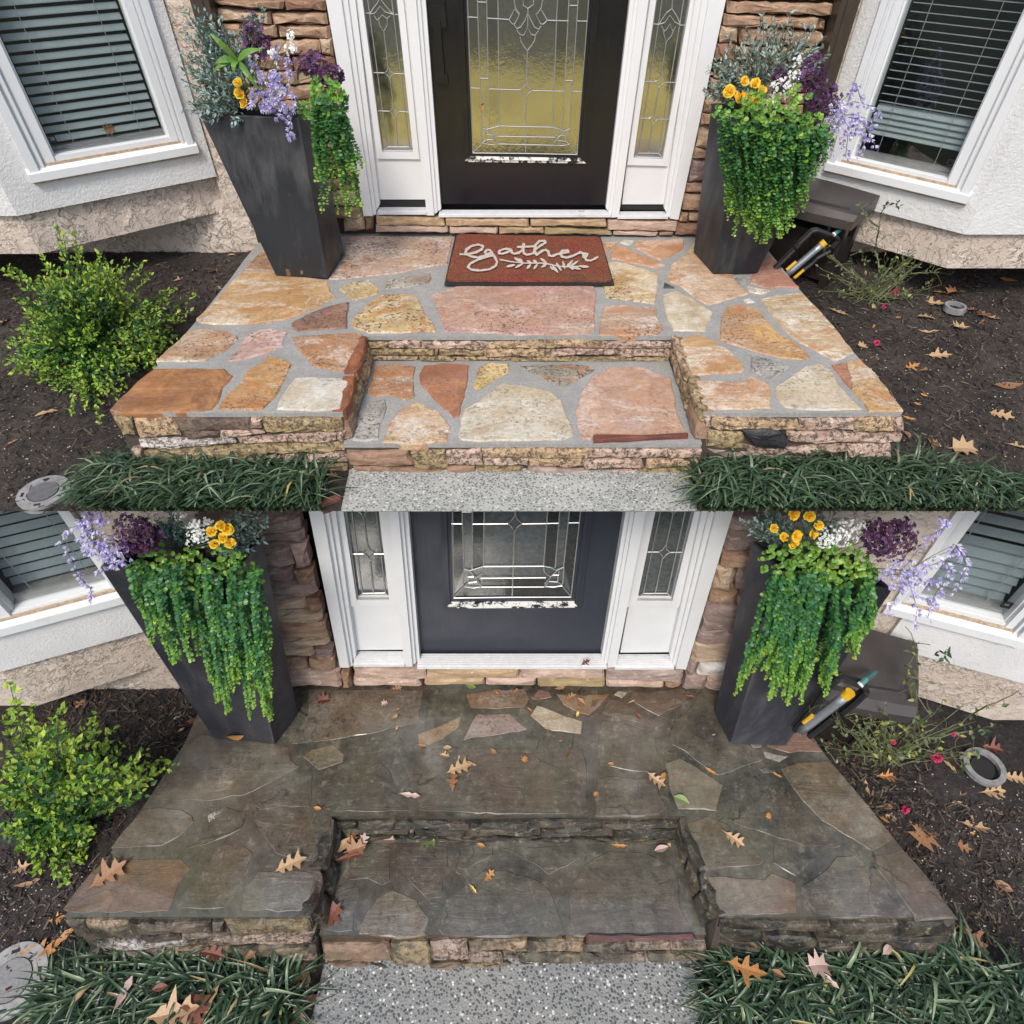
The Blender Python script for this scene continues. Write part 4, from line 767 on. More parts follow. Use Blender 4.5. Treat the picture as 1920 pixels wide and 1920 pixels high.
# ------------------------------------------------------------------ bay windows
def bay(H, lower, side, E1, E2, WB, win, slat):
    """E1/E2: lower ends of the slanted face (at the wall, at the corner); WB: a pixel on the lower edge of its white band at the wall end; win: pixels of the window"""
    Yf, Zg, S = (LY, LG, SL) if lower else (UY, UG, SU); ztop = UG-.21 if lower else UG+3.0; sg = -1 if side == 'left' else 1
    e1 = onY(*E1, Yf); e2 = onZ(*E2, e1[2]); d = e2-e1; Lb = np.linalg.norm(d); d /= Lb; out = np.cross(d, (0, 0, 1)); out *= -1 if out[1] > 0 else 1
    zb = e1[2]; Z = np.array((0, 0, 1.)); pw = .022*S
    fr = np.array((float(sg), 0, 0))                           # the front face runs on parallel to the house
    far = e2+fr*3.
    bw = onP(*WB, e1+out*pw, out); zw = bw[2]
    def pl(u, z, o=0.): return e1+d*u+out*o+Z*(z-zb)
    def uz(px, o=0.): q = onP(*px, e1+out*o, out); return np.dot(q-e1, d), q[2]
    mb = MB(); base = [e1-np.array((0, -.02, 0)), e2, far, far+np.array((0, 1.5, 0)), np.array((e1[0], Yf+.02, zb))]
    # lower beige band with its underside
    inner = [e1+np.array((0,.03,0)), e2, far, np.array((far[0], Yf+.03, zb))]
    mb.prism(inner, Z*(zw+.02*S-zb)); mb.build('bay_skirt', STB, H)
    ol, orr = win['open']; zs, uL, uR = win['zs'], None, None
    so_ = .05*S; (uA, z1), (uB, z2) = uz(ol, so_), uz(orr, so_); u0, u1 = min(uA, uB), max(uA, uB); zs = (z1+z2)/2+.035*S
    th = .05*S
    mb = MB()
    cdir = -out*th
    umax = Lb+pw*.41
    for a, b, c, e in ((-.0, zw, umax, zs), (0, zs, u0, ztop), (u1, zs, umax, ztop)):
        mb.prism([pl(a, b, pw), pl(c, b, pw), pl(c, e, pw), pl(a, e, pw)], cdir)
    fo = np.array((0, -pw, 0)); c0 = pl(umax, zw, pw)
    mb.prism([c0, c0+fr*3, c0+fr*3+Z*(ztop-zw), c0+Z*(ztop-zw)], (0, th, 0))
    # fascia return of the band, and the stepped raised stucco frame round the window
    mb.build('bay_wall', STW, H)
    # window
    mb = MB(); cw = win['cas']*S; dep = (.012*S, .0, -.012*S)
    gl0, gl1 = win['glass']; (ga, gz1), (gb, gz2) = uz(gl0, -.02*S), uz(gl1, -.02*S); g0, g1 = min(ga, gb), max(ga, gb); gz = (gz1+gz2)/2
    def bar(a, b, z0_, z1_, o, t): mb.prism([pl(a, z0_, o), pl(b, z0_, o), pl(b, z1_, o), pl(a, z1_, o)], -out*t)
    w0, w1 = g0-u0, u1-g1; zin = zs+.028*S
    # casing: stepped from outside to glass on each jamb
    for s_, a, ww in ((1, u0, w0), (-1, u1, w1)):
        for k, (f0, f1, o) in enumerate(((0, .30, .030), (.30, .40, .012), (.40, .52, .020), (.52, .60, .004), (.60, .92, .010), (.92, 1.0, -.008))):
            x0_, x1_ = sorted((a+s_*ww*f0, a+s_*ww*f1)); bar(x0_, x1_, zs, ztop, o*S+.012*S, .06*S)
    bar(g0-w0*.4, g1+w1*.4, zs+(gz-zs)*.45, gz, .016*S, .05*S); bar(g0-w0*.08, g1+w1*.08, gz-.006*S, gz+.002*S, .004*S, .03*S)
    wd = mb.build('bay_window', VINYL, H)
    mb = MB(); hs = (gz-zs)*.42
    mb.prism([pl(u0-.012*S, zs-.035*S, so_), pl(u0-.012*S, zs, so_), pl(u0-.012*S, zs+hs, .02*S), pl(u0-.012*S, zs-.035*S, .0)], d*(u1-u0+.024*S)); mb.build('window_sill', SILLM, wd)
    mb = MB(); bar(u0-.004*S, u1+.004*S, zs-.047*S, zs-.035*S, pw+.012*S, .03*S); bar(g0-w0*.5, g1+w1*.5, zs+hs-.004*S, zs+hs+.008*S, .026*S, .02*S); mb.build('caulk_line', CAULK, wd)
    mb = MB(); bar(g0, g1, gz, ztop, -.018*S, .004*S); mb.build('pane', PANE, wd)
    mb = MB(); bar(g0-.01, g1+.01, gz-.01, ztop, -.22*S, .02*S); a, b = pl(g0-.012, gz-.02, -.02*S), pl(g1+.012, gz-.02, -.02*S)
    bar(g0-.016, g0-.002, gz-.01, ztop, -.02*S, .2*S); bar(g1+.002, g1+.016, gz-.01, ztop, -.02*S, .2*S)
    mb.build('dark_interior_backing', INNER, wd)
    mb = MB(); bar(g0, g1, gz-.012*S, gz+.010*S, -.03*S, .12*S); bar(g0, g1, gz+.004*S, gz+.022*S, -.05*S, .04*S); mb.build('inner_sill', plain('grey_inner_sill', (.30,.28,.28), .5), wd)
    # blinds
    zA, zB, nA, tilt, wid, stack = slat; (_, z1), (_, z2) = uz(zA, -.07*S), uz(zB, -.07*S); pitch = abs(z1-z2)/nA; z = min(z1, z2); me = None; k = 0; zl = z
    while zl-pitch > gz+.03*S and not stack: zl -= pitch
    zi = zl
    def mk(zc, tl, wd_):
        m = MB(); hw = wd_/2; ct, st = math.cos(tl), math.sin(tl); o0 = -.075*S
        A_ = [pl(g0+.008*S, zc-hw*st, o0+hw*ct), pl(g1-.008*S, zc-hw*st, o0+hw*ct), pl(g1-.008*S, zc+hw*st, o0-hw*ct), pl(g0+.008*S, zc+hw*st, o0-hw*ct)]
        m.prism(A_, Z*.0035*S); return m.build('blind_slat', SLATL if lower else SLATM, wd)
    proto = mk(zi, tilt, wid*pitch); k = 1
    while zi+pitch*k < min(ztop, zi+1.6*S*1.2)-.02:
        o = proto.copy(); COL.objects.link(o); o.location = proto.location+Vector((0, 0, pitch*k)); k += 1
    if stack:
        zz = zi-pitch*.75
        for t_ in range(stack):
            if zz < gz+.03*S: break
            mk(zz, R(58), pitch*.95); zz -= pitch*.80
    mb = MB()
    for f_ in (.2, .8): q = g0+(g1-g0)*f_; mb.tube([pl(q, gz+.03*S, -.045*S), pl(q, ztop, -.045*S)], .0018*S, 4)
    mb.build('ladder_cord', CORD, wd)
    a = pl(g1-.03*S if side == 'left' else g0+.0, gz+.06*S, -.012*S)
    if not (lower and side == 'left'):
        uq = g1-.035*S; mb = MB(); bar(uq, uq+.028*S, gz+.05*S, gz+.056*S, -.008*S, .006*S); bar(uq, uq+.028*S, gz+.072*S, gz+.078*S, -.008*S, .006*S); bar(uq, uq+.005*S, gz+.05*S, gz+.078*S, -.008*S, .006*S); bar(uq+.023*S, uq+.028*S, gz+.05*S, gz+.078*S, -.008*S, .006*S); mb.build('sash_latch', DARK, wd)
    return dict(pl=pl, gz=gz, g=(g0, g1), d=d, out=out, e1=e1, e2=e2, zw=zw, zb=zb)
bUL = bay(houseU, False, 'left', (425,398), (75,476), (405,331), dict(open=((65,342),(370,288)), glass=((100,286),(312,257)), cas=.1, zs=0), ((150,16),(150,217), 10, R(62), .62, 0))
bUR = bay(houseU, False, 'right', (1492,421), (1775,503), (1512,362), dict(open=((1549,319),(1807,383)), glass=((1603,293),(1779,334)), cas=.1, zs=0), ((1754,27),(1668,193), 11, R(-6), .62, 5))
bLL = bay(houseL, True, 'left', (330,1246), (70,1323), (275,1183), dict(open=((-30,1196),(250,1134)), glass=((21,1127),(215,1094)), cas=.1, zs=0), ((60,987),(60,1065), 4, R(62), .62, 0))
bLR = bay(houseL, True, 'right', (1600,1275), (1862,1350), (1640,1206), dict(open=((1662,1151),(1908,1216)), glass=((1705,1110),(1880,1155)), cas=.1, zs=0), ((1815,985),(1800,1010), 1.2, R(25), .6, 6))

# ------------------------------------------------------------------ planters
def planter(lower, bot, top, label, holes=()):
    Zp, S = (LP, SL) if lower else (UP, SU); z = Zp+.002
    b = [onZ(*q, z) for q in bot]; b.append(b[0]+b[2]-b[1]); cb = sum(b)/4
    best = None
    for h in np.arange(.3, 1.9, .005):
        t = [onZ(*q, z+h) for q in top]; t.append(t[0]+t[2]-t[1]); e = abs((sum(t)/4-cb)[1])+.3*abs((sum(t)/4-cb)[0])
        if best is None or e < best[0]: best = (e, h, t)
    h, t = best[1], best[2]; ct = sum(t)/4
    inn = [p+(ct-p)*.09 for p in t]; low = [p+(cb-p)*.0 for p in b]
    sl = [i+(q-i)*.14 for i, q in zip(inn, [bb+(cb-bb)*.09 for bb in b])]
    V = b+t+inn+sl; Fc = [(3,2,1,0)]
    for r in (0, 4, 8): Fc += [(r+i, r+(i+1) % 4, r+4+(i+1) % 4, r+4+i) for i in range(4)]
    bm = bmesh.new(); vs = [bm.verts.new(v) for v in V]; [bm.faces.new([vs[i] for i in f]) for f in Fc]
    bmesh.ops.recalc_face_normals(bm, faces=bm.faces)
    bmesh.ops.bevel(bm, geom=[e for e in bm.edges if len(e.link_faces) == 2 and e.calc_face_angle(0) > .3], offset=.006*S, segments=2, affect='EDGES', profile=.6)
    me = bpy.data.meshes.new('planter'); bm.to_mesh(me); bm.free(); org = cb.copy(); me.transform(Matrix.Translation(-Vector(org))); me.materials.append(POT[lower])
    o = bpy.data.objects.new('planter', me); link(o, None, org); tag(o, label, 'planter', 'tall tapered black planters')
    m = MB(); m.add(sl, [(0,1,2,3)]); so2 = m.build('potting_soil', SOIL[0], o)
    def onface(px, i=0):
        n = np.cross(b[i+1]-b[i], t[i]-b[i]); n /= np.linalg.norm(n)
        if n[1] > 0: n = -n
        return onP(*px, b[i], n), n
    for px, fi in holes:
        P, n = onface(px, fi); u = np.cross((0, 0, 1), n); u /= np.linalg.norm(u); w = np.cross(n, u); m = MB()
        ring = [P+n*.0015+(u*math.cos(a)+w*math.sin(a))*.006 for a in np.linspace(0, 2*math.pi, 9)[:-1]]; m.prism(ring, -n*.003); m.build('drain_hole', DARK, o)
    return dict(o=o, b=b, t=t, ct=ct, cb=cb, h=h, onface=onface)
HOLES = [((447,326),0),((497,333),0),((545,324),0),((495,411),0),((536,413),0),((571,409),0),((534,482),0),((560,479),0),((587,474),0)]
pUL = planter(False, [(517,517),(615,523),(647,475)], [(372,212),(560,221),(586,205)], 'black planter with bolt holes and rust streaks, left of the clean porch door', HOLES)
pUR = planter(False, [(1300,473),(1337,515),(1421,512)], [(1334,193),(1392,226),(1559,240)], 'black planter right of the clean porch door, thick greenery over its corner')
pLL = planter(True, [(400,1385),(515,1395),(559,1337)], [(186,1063),(440,1078),(492,1005)], 'black planter on the left of the wet dirty porch')
pLR = planter(True, [(1339,1337),(1369,1395),(1474,1399)], [(1410,1015),(1470,1078),(1675,1105)], 'black planter on the right of the wet dirty porch')
for (x, y), ln, wd in (((535,484),32,4), ((562,481),32,2.6)):
    m = MB(); q = []
    for a, b_ in ((-wd,0),(wd*.6,0),(wd*2.6,ln),(wd*.8,ln+2)):
        P, n = pUL['onface']((x+a, y+b_)); q.append(P+n*.0006)
    m.prism(q, -n*.0004); o = m.build('rust_streak', RUST, pUL['o'])

# ------------------------------------------------------------------ leaves and flowers
def nrm(v): v = np.asarray(v, float); return v/(np.linalg.norm(v)+1e-9)
def rvec(r): return nrm([r.gauss(0, 1), r.gauss(0, 1), r.gauss(0, 1)])
def lerp(a, b, t): return tuple(x+(y-x)*t for x, y in zip(a, b))
def leaf(mb, p, d, n, L, Wd, col, fold=.25, rnd=False):
    d = nrm(d); s = nrm(np.cross(d, n)); n = np.cross(s, d); k = (.30, .72) if rnd else (.35, .70); w1, w2 = (.92, .85) if rnd else (1., .6)
    h = n*Wd*fold; V = [p, p+d*L*k[0]+s*Wd*.5*w1+h, p+d*L*k[1]+s*Wd*.5*w2+h*.8, p+d*L, p+d*L*k[1]-s*Wd*.5*w2+h*.8, p+d*L*k[0]-s*Wd*.5*w1+h]
    mb.add(V, [(0,1,2,3),(0,3,4,5)], col)
def vary(c, r, a=.2): k = 1+r.uniform(-a, a); return tuple(min(1, x*k*(1+r.uniform(-.06, .06))) for x in c)
GD, GM, GLt, GY = (.022,.095,.026), (.06,.20,.045), (.18,.36,.05), (.33,.48,.07)
def limit(P, S):                                       # keeps lower-level plants under the terrace
    return P
def trailing(pl, lower, strands, label, density=1., seed=0, crown=()):
    """eucalyptus-like strings: strands are (start px, end px, depth offset) hung in a vertical plane by the rim"""
    S = .86 if lower else SU; r = random.Random(seed); mb = MB(); st = MB(); Yp = min(p[1] for p in pl['t'])-.02*S
    for (x0, y0), (x1, y1), off in strands:
        A = onY(x0, y0, Yp+off*S); B = onY(x1, y1, Yp-.01*S+off*S*.6); n = max(4, int(np.linalg.norm(A-B)/(.0155*S)*density)); ph = r.uniform(0, 6); pts = []
        for i in range(n+1):
            t = i/n; q = A*(1-t)+B*t+np.array((math.sin(ph+t*4)*.013*S+math.sin(ph*3+t*9)*.004*S, -.035*S*math.sin(min(1, t*2.2)*math.pi*.5)+math.cos(ph+t*7)*.006*S, 0)); pts.append(q)
        st.tube(pts, .0012*S, 3, (.10,.22,.06))
        tint = r.random()
        for i, q in enumerate(pts[1:]):
            t = i/n; dn = nrm(pts[i+1]-pts[i]); sz = (.0225-.007*t)*S*r.uniform(.8, 1.2); c = lerp(lerp(GD, (.06,.18,.10) if lower else (.05,.16,.06), r.random()), GM, r.random()*.8)
            if t > .72 or r.random() < .10+tint*.12: c = lerp(c, GLt, r.uniform(.4, 1))
            if t > .93: c = lerp(GLt, GY, r.random())
            a = r.uniform(0, 3.14)*1. if i % 2 else r.uniform(0, 3.14)+1.57
            sd_ = nrm([math.cos(a), -abs(math.sin(a))*.9-.15, 0])
            for sg in (1, -1):
                dd = nrm(sd_*sg*(1 if sg > 0 or abs(sd_[0]) > .2 else .6)+dn*.25+np.array((0, -.25, .1))); leaf(mb, q, dd, nrm(np.array((0, -.45, .8))+rvec(r)*.75), sz, sz*.88, vary(c, r, .25), .12, True)
    for (x, y), rad, n, lt in crown:                   # fuller leaf rosettes spilling over the rim
        C0 = onY(x, y, Yp+.03*S); rr = rad/F*np.linalg.norm(C0-CAM)
        for _ in range(n):
            q = C0+rvec(r)*rr*r.random()**.45; q[1] -= .01*S; u = rvec(r); u[1] = -abs(u[1])
            for k in range(4):
                a = k*1.57+r.random(); d = nrm(np.array((math.cos(a), -.3, math.sin(a)*.8))+u*.5); sz = r.uniform(.015, .024)*S
                leaf(mb, q, d, nrm(np.array((0, -.6, .7))+u*.4), sz, sz*.95, vary(lerp(lerp(GM, GLt, r.random()), GY, lt*r.random()), r), .1, True)
    o = thing('trailing_plant', label, 'plant', pl['ct'], 'trailing greenery in the planters'); mb.build('foliage', LEAF, o, kind='stuff', color=True); st.build('stems', STEM, o, kind='stuff'); return o
def sprigs(pl, lower, blobs, label, seed, cols, cat='plant', name='silver_leaf_shrub', leafsize=.024, elong=.45, group='silver shrubs in the planters'):
    """upright sprigs of small leaves; blobs: (px centre, px radius, sprigs, depth offset)"""
    S = .86 if lower else SU; r = random.Random(seed); mb = MB(); st = MB(); root = pl['ct']+np.array((0, 0, -.03*S))
    for (x, y), rad, n, off in blobs:
        C0 = onY(x, y, pl['ct'][1]+off*S); rr = rad/F*np.linalg.norm(C0-CAM)
        for _ in range(n):
            tip = C0+rvec(r)*rr*r.random()**.4*np.array((1, .6, 1)); base = root+(tip-root)*.15+rvec(r)*.02*S; mid = (base+tip)/2+np.array((0, 0, .02*S)); pts = [base*(1-t)**2+2*mid*t*(1-t)+tip*t*t for t in np.linspace(0, 1, 9)]
            st.tube(pts[3:], .0013*S, 3)
            for i in range(5, 9):
                dn = nrm(pts[i]-pts[i-1])
                for k in range(4):
                    q = pts[i-1]+(pts[i]-pts[i-1])*r.random(); a = r.uniform(0, 6.28); e1 = nrm(np.cross(dn, (0, 1, .1))); e2 = np.cross(dn, e1)
                    d = nrm((e1*math.cos(a)+e2*math.sin(a))*1.+dn*.8); L = leafsize*S*r.uniform(.7, 1.25); leaf(mb, q, d, nrm(np.array((0, -.3, .9))+rvec(r)*.5), L, L*elong, vary(r.choice(cols), r, .22), .2)
    o = thing(name, label, cat, pl['ct'], group); mb.build('foliage', LEAF, o, kind='stuff', color=True); st.build('stems', BARK, o, kind='stuff'); return o
def bell(mb, p, d, sz, c, r):
    d = nrm(d); e1 = nrm(np.cross(d, rvec(r))); e2 = np.cross(d, e1)
    for k in range(5):
        a = k*1.2566; s1 = e1*math.cos(a)+e2*math.sin(a); s2 = e1*math.cos(a+.63)+e2*math.sin(a+.63); s0 = e1*math.cos(a-.63)+e2*math.sin(a-.63); cc = vary(c, r, .15)
        mb.add([p, p+d*sz*.5+s0*sz*.42, p+d*sz*1.05+s1*sz*.55, p+d*sz*.5+s2*sz*.42], [(0,1,2,3)], cc)
def petals4(mb, p, d, sz, c, r):
    d = nrm(d); e1 = nrm(np.cross(d, rvec(r))); e2 = np.cross(d, e1)
    for k in range(4):
        a = k*1.5708; s1 = e1*math.cos(a)+e2*math.sin(a); s2 = np.cross(d, s1); cc = vary(c, r, .35)
        mb.add([p, p+s1*sz*.6+s2*sz*.45+d*sz*.2, p+s1*sz*1.05+d*sz*.1, p+s1*sz*.6-s2*sz*.45+d*sz*.2], [(0,1,2,3)], cc)
def cluster(pl, lower, blobs, label, seed, cols, size, name, cat, group, kind='petals', leaves=0):
    S = .86 if lower else SU; r = random.Random(seed); mb = MB(); st = MB(); lf = MB()
    for (x, y), (rx, ry), n, off in blobs:
        C0 = onY(x, y, pl['ct'][1]+off*S); k = np.linalg.norm(C0-CAM)/F
        st.tube([pl['ct']+(C0-pl['ct'])*t+np.array((0, 0, .03*S*math.sin(3.14*t))) for t in np.linspace(0, 1, 6)], .002*S, 4)
        for _ in range(n):
            v = rvec(r)*r.random()**.4; q = C0+np.array((v[0]*rx*k, v[1]*min(rx, ry)*k, v[2]*ry*k)); d = nrm(v+np.array((0, -.9, .6)))
            (petals4 if kind == 'petals' else bell)(mb, q, d, size*S*r.uniform(.75, 1.25), r.choice(cols), r)
            if r.random() < leaves: L = .03*S*r.uniform(.6, 1); leaf(lf, q-d*.012*S, nrm(rvec(r)+np.array((0, -.5, .2))), d, L, L*.35, vary((.30,.36,.38), r), .2)
    o = thing(name, label, cat, pl['ct'], group); mb.build('blossoms', PETAL, o, kind='stuff', color=True); st.build('stems', STEM, o, kind='stuff')
    if lf.V: lf.build('leaves', LEAF, o, kind='stuff', color=True)
    return o
LAV = [(.56,.51,.80),(.66,.62,.86),(.46,.41,.72),(.78,.75,.90)]
def sprays(pl, lower, paths, label, seed, off=-.1, dense=()):
    """drooping sprays of pale lavender bells along pixel paths"""
    S = .86 if lower else SU; r = random.Random(seed); mb = MB(); st = MB(); Y = pl['ct'][1]+off*S
    for path in paths:
        P = [onY(x, y, Y+r.uniform(-.03, .03)*S*.3) for x, y in path]; pts = []
        for i in range(len(P)-1):
            for t in np.linspace(0, 1, 6)[:-1]: pts.append(P[i]*(1-t)+P[i+1]*t+np.array((0, r.uniform(-1, 1)*.003*S, 0)))
        pts.append(P[-1]); st.tube([pl['ct']+(pts[0]-pl['ct'])*.3]+pts, .0016*S, 4, (.4,.45,.3))
        for i in range(2, len(pts)):
            for _ in range(2 if r.random() < .6 else 1):
                d = nrm(np.array((r.uniform(-1, 1), -.5, r.uniform(-.9, .2)))); bell(mb, pts[i]+d*.006*S, d, r.uniform(.013, .02)*S, r.choice(LAV), r)
    for (x, y), rad, n in dense:
        C0 = onY(x, y, Y); rr = rad/F*np.linalg.norm(C0-CAM)
        for _ in range(n):
            q = C0+rvec(r)*rr*r.random()**.5*np.array((1, .5, 1)); d = nrm(np.array((r.uniform(-1, 1), -.6, r.uniform(-1, .2)))); bell(mb, q, d, r.uniform(.014, .021)*S, r.choice(LAV), r)
    o = thing('lavender_flower_spray', label, 'flowers', pl['ct'], 'lavender flower sprays in the planters'); mb.build('blossoms', PETAL, o, kind='stuff', color=True); st.build('stems', STEM, o, kind='stuff'); return o
def roses(pl, lower, pxs, label, seed, off=-.08, rad=13):
    S = .86 if lower else SU; r = random.Random(seed); o = thing('yellow_roses', label, 'flowers', pl['ct'], 'yellow roses in the planters'); lf = MB(); st = MB()
    for x, y in pxs:
        C0 = onY(x, y, pl['ct'][1]+off*S); R0 = rad/F*np.linalg.norm(C0-CAM)*r.uniform(.8, 1.1); ax = nrm(np.array((r.uniform(-.5, .5), -.9, .7))); e1 = nrm(np.cross(ax, rvec(r))); e2 = np.cross(ax, e1); mb = MB()
        for ring, (rr, hh, n) in enumerate(((.35, .95, 3), (.65, .75, 5), (.98, .35, 6))):
            for k in range(n):
                a = k*6.283/n+ring*.5+r.uniform(-.35, .35); hh_ = hh*r.uniform(.6, 1.3);  s1 = e1*math.cos(a)+e2*math.sin(a); s2 = np.cross(ax, s1); w = rr*R0*.75; b = C0+s1*R0*.12; c = vary(lerp((.80,.42,.02), (.86,.60,.04), ring/2), r, .1)
                mb.add([b-s2*w*.4, b+s2*w*.4, b+s1*R0*rr*.75+s2*w+ax*R0*hh_*.8, b+s1*R0*rr*r.uniform(.8,1.2)+ax*R0*hh_, b+s1*R0*rr*.75-s2*w*r.uniform(.6,1.1)+ax*R0*hh_*.7], [(0,1,2,3,4)], c)
        mb.build('rose_bloom', PETAL, o, color=True)
        st.tube([pl['ct']+(C0-pl['ct'])*t for t in (.2, .6, 1)], .002*S, 4)
        for _ in range(4): L = .03*S; leaf(lf, C0-ax*R0*.8+rvec(r)*R0, nrm(rvec(r)+np.array((0,-.3,-.2))), (0,-.4,.9), L, L*.55, vary((.03,.09,.035), r), .2)
    lf.build('leaves', LEAF, o, kind='stuff', color=True); st.build('stems', STEM, o, kind='stuff'); return o
SILV = [(.20,.30,.27),(.28,.40,.38),(.14,.24,.21),(.36,.47,.47),(.10,.18,.12)]; OLIV = [(.18,.23,.16),(.26,.31,.25),(.12,.16,.10),(.34,.41,.37)]
PUR = [(.04,.006,.045),(.07,.012,.075),(.03,.004,.025),(.13,.05,.17),(.055,.006,.03)]; WHT = [(.82,.83,.80),(.74,.78,.74)]; PURL = PUR
r_ = random.Random(2)
# upper left planter
sprigs(pUL, False, [((390,90),45,34,.0),((370,150),34,24,-.05),((440,70),36,22,.03),((478,24),16,8,.05),((400,190),40,26,-.08),((355,205),14,6,-.1),((450,140),38,24,0),((385,50),26,12,.05)], 'blue grey small leaved shrub at the left of the left upper planter', 41, SILV)
o = cluster(pUL, False, [((477,70),(20,30),120,.02),((585,122),(26,20),90,-.02),((610,140),(30,18),100,-.04)], 'two dark purple flower heads in the left planter of the clean porch', 42, PUR, .011, 'purple_flowers', 'flowers', 'purple flower heads in the planters', leaves=.25)
sprays(pUL, False, [P2(505,190,520,120,515,85),P2(500,200,480,140,475,105),P2(520,200,545,140,540,105),P2(510,190,540,200,545,240,547,258),P2(505,160,480,175,470,200)], 'lavender bell flower spray hanging over the front rim, left upper planter', 43, -.14, [((520,185),32,80),((515,140),20,30),((500,195),20,24)])
roses(pUL, False, [(447,156),(449,176),(458,194),(484,184)], 'small yellow blooms low between shrub and lavender, left upper planter', 44, -.10, 7)
cluster(pUL, False, [((544,66),(8,8),14,0),((545,92),(9,8),16,0),((490,92),(5,4),6,0),((510,100),(8,6),10,-.03)], 'little white flower tips above the lavender, left upper planter', 45, WHT, .008, 'white_flowers', 'flowers', 'tiny white flowers in the planters')
m = MB()
Yl = pUL['ct'][1]-.12; c0 = onY(446,114,Yl)
for x, y, w_ in ((394,62,8),(492,92,8),(404,120,8),(400,136,6),(440,140,7),(487,168,8)):
    e_ = onY(x, y, Yl-.03); dl = e_-c0; L = np.linalg.norm(dl); s_ = nrm(np.cross(dl, (0,-1,.3)))*w_/F*2.9*.5; n5 = 6
    pts = [c0+dl*t+np.array((0,-.02*math.sin(t*3),.012*math.sin(t*3.1))) for t in np.linspace(0, 1, n5)]; wv = [.35,.9,1,.85,.5,.02]; V = []; 
    for p, w2 in zip(pts, wv): V += [p-s_*w2, p+np.array((0,0,-.003)), p+s_*w2]
    m.add(V, [f for i in range(n5-1) for f in ((3*i,3*i+1,3*i+4,3*i+3),(3*i+1,3*i+2,3*i+5,3*i+4))], vary((.13,.27,.05), r_))
m.tube([pUL['ct'], c0], .002, 4, (.12,.25,.06))
tag(m.build('palm_leaf_spray', LEAF, color=True), 'star of long bright green blades above the left upper planter', 'plant')
st = []
for i in range(40):
    x0 = r_.uniform(580, 640); t = (x0-580)/60; st.append(((x0, r_.uniform(172, 215)), (x0+12+t*30+r_.uniform(-8, 10), r_.choice([r_.uniform(300, 350), r_.uniform(350, 410)]) if t > .25 else r_.uniform(250, 340)), r_.uniform(-.05, .06)))
trailing(pUL, False, st, 'green round leaved trailing plant over the right side of the left upper planter', 1.25, 46, [((600,185),30,40,.3),((575,200),14,10,.1),((635,175),18,14,.2)])
# upper right planter
sprigs(pUR, False, [((1350,130),26,18,.0),((1390,95),34,26,.05),((1450,80),40,30,.08),((1500,90),34,24,.08),((1360,165),26,18,-.05),((1440,130),40,28,0),((1535,95),18,8,.05),((1325,172),10,6,-.04)], 'dusty olive grey shrub at the back of the right upper planter', 51, OLIV+SILV[:2])
roses(pUR, False, [(1367,173),(1395,153),(1416,157),(1387,184),(1404,184),(1420,192),(1428,170)], 'seven bright yellow roses in the right upper planter', 52, -.16, 8)
cluster(pUR, False, [((1470,165),(26,16),70,-.1),((1490,137),(12,10),26,-.04),((1447,192),(10,7),16,-.14),((1500,112),(12,8),20,0)], 'white tiny blossoms between roses and purple heads, right upper planter', 53, WHT, .0062, 'white_flowers', 'flowers', 'tiny white flowers in the planters')
cluster(pUR, False, [((1522,142),(20,26),110,-.06),((1545,180),(26,22),120,-.10),((1462,140),(16,14),40,-.02),((1550,200),(22,14),60,-.12)], 'deep purple flower heads leaning to the right, right upper planter', 54, PUR, .011, 'purple_flowers', 'flowers', 'purple flower heads in the planters', leaves=.12)
sprays(pUR, False, [P2(1545,215,1590,180,1605,155,1615,190),P2(1545,215,1600,190,1640,200,1652,215),P2(1560,220,1620,220,1638,240,1610,290),P2(1560,225,1590,250,1586,295),P2(1555,215,1610,215,1640,270),P2(1560,230,1562,285)], 'lavender bell sprays arching over the window sill, right upper planter', 55, -.14, [((1572,222),30,60),((1605,250),26,24)])
st = []
for i in range(88):
    x0 = r_.uniform(1352, 1556); u = (x0-1352)/204; lo = 360+90*math.sin(min(1, u*1.9+.15)*math.pi*.62); x1 = x0+(1440-x0)*.20-14*(1-u); y1 = r_.uniform(.55, 1)**.8*(lo-250)+250
    if u > .72: y1 = min(y1, 400-(u-.72)*420)
    st.append(((x0, r_.uniform(212, 240)+u*12), (x1+r_.uniform(-13, 13), y1), r_.uniform(-.06, .05)))
trailing(pUR, False, st, 'long green trailing plant covering most of the right upper planter', 1.15, 56, [((1420,208),34,36,.5),((1480,208),34,36,.5),((1385,208),20,12,.3),((1460,232),44,26,.8),((1350,206),12,6,.3),((1525,232),18,12,.5)])
# lower left planter
sprays(pLL, True, [P2(185,1010,150,985,120,992,112,1015,135,1050,150,1080,170,1105,172,1125),P2(190,1010,160,970,150,975),P2(200,1020,165,1010,160,1035),P2(190,1000,195,1060,182,1070)], 'lavender spray dangling before the left lower window', 61, -.22, [((190,1020),34,70),((215,1040),30,50),((180,975),28,30)])
cluster(pLL, True, [((250,1000),(36,34),240,-.16),((275,1010),(26,24),90,-.16),((245,1030),(26,12),50,-.18)], 'large dark plum flower head in the left lower planter', 62, PUR, .0105, 'purple_flowers', 'flowers', 'purple flower heads in the planters', leaves=.1)
cluster(pLL, True, [((375,985),(26,14),90,-.1),((370,1010),(22,16),70,-.14),((335,968),(16,6),20,-.05)], 'bunch of tiny white blossoms beside roses, left lower planter', 63, WHT, .0062, 'white_flowers', 'flowers', 'tiny white flowers in the planters')
roses(pLL, True, [(397,997),(415,985),(428,992),(432,1018),(402,1020),(418,1008)], 'orange yellow roses at the right of the left lower planter', 64, -.16, 9)
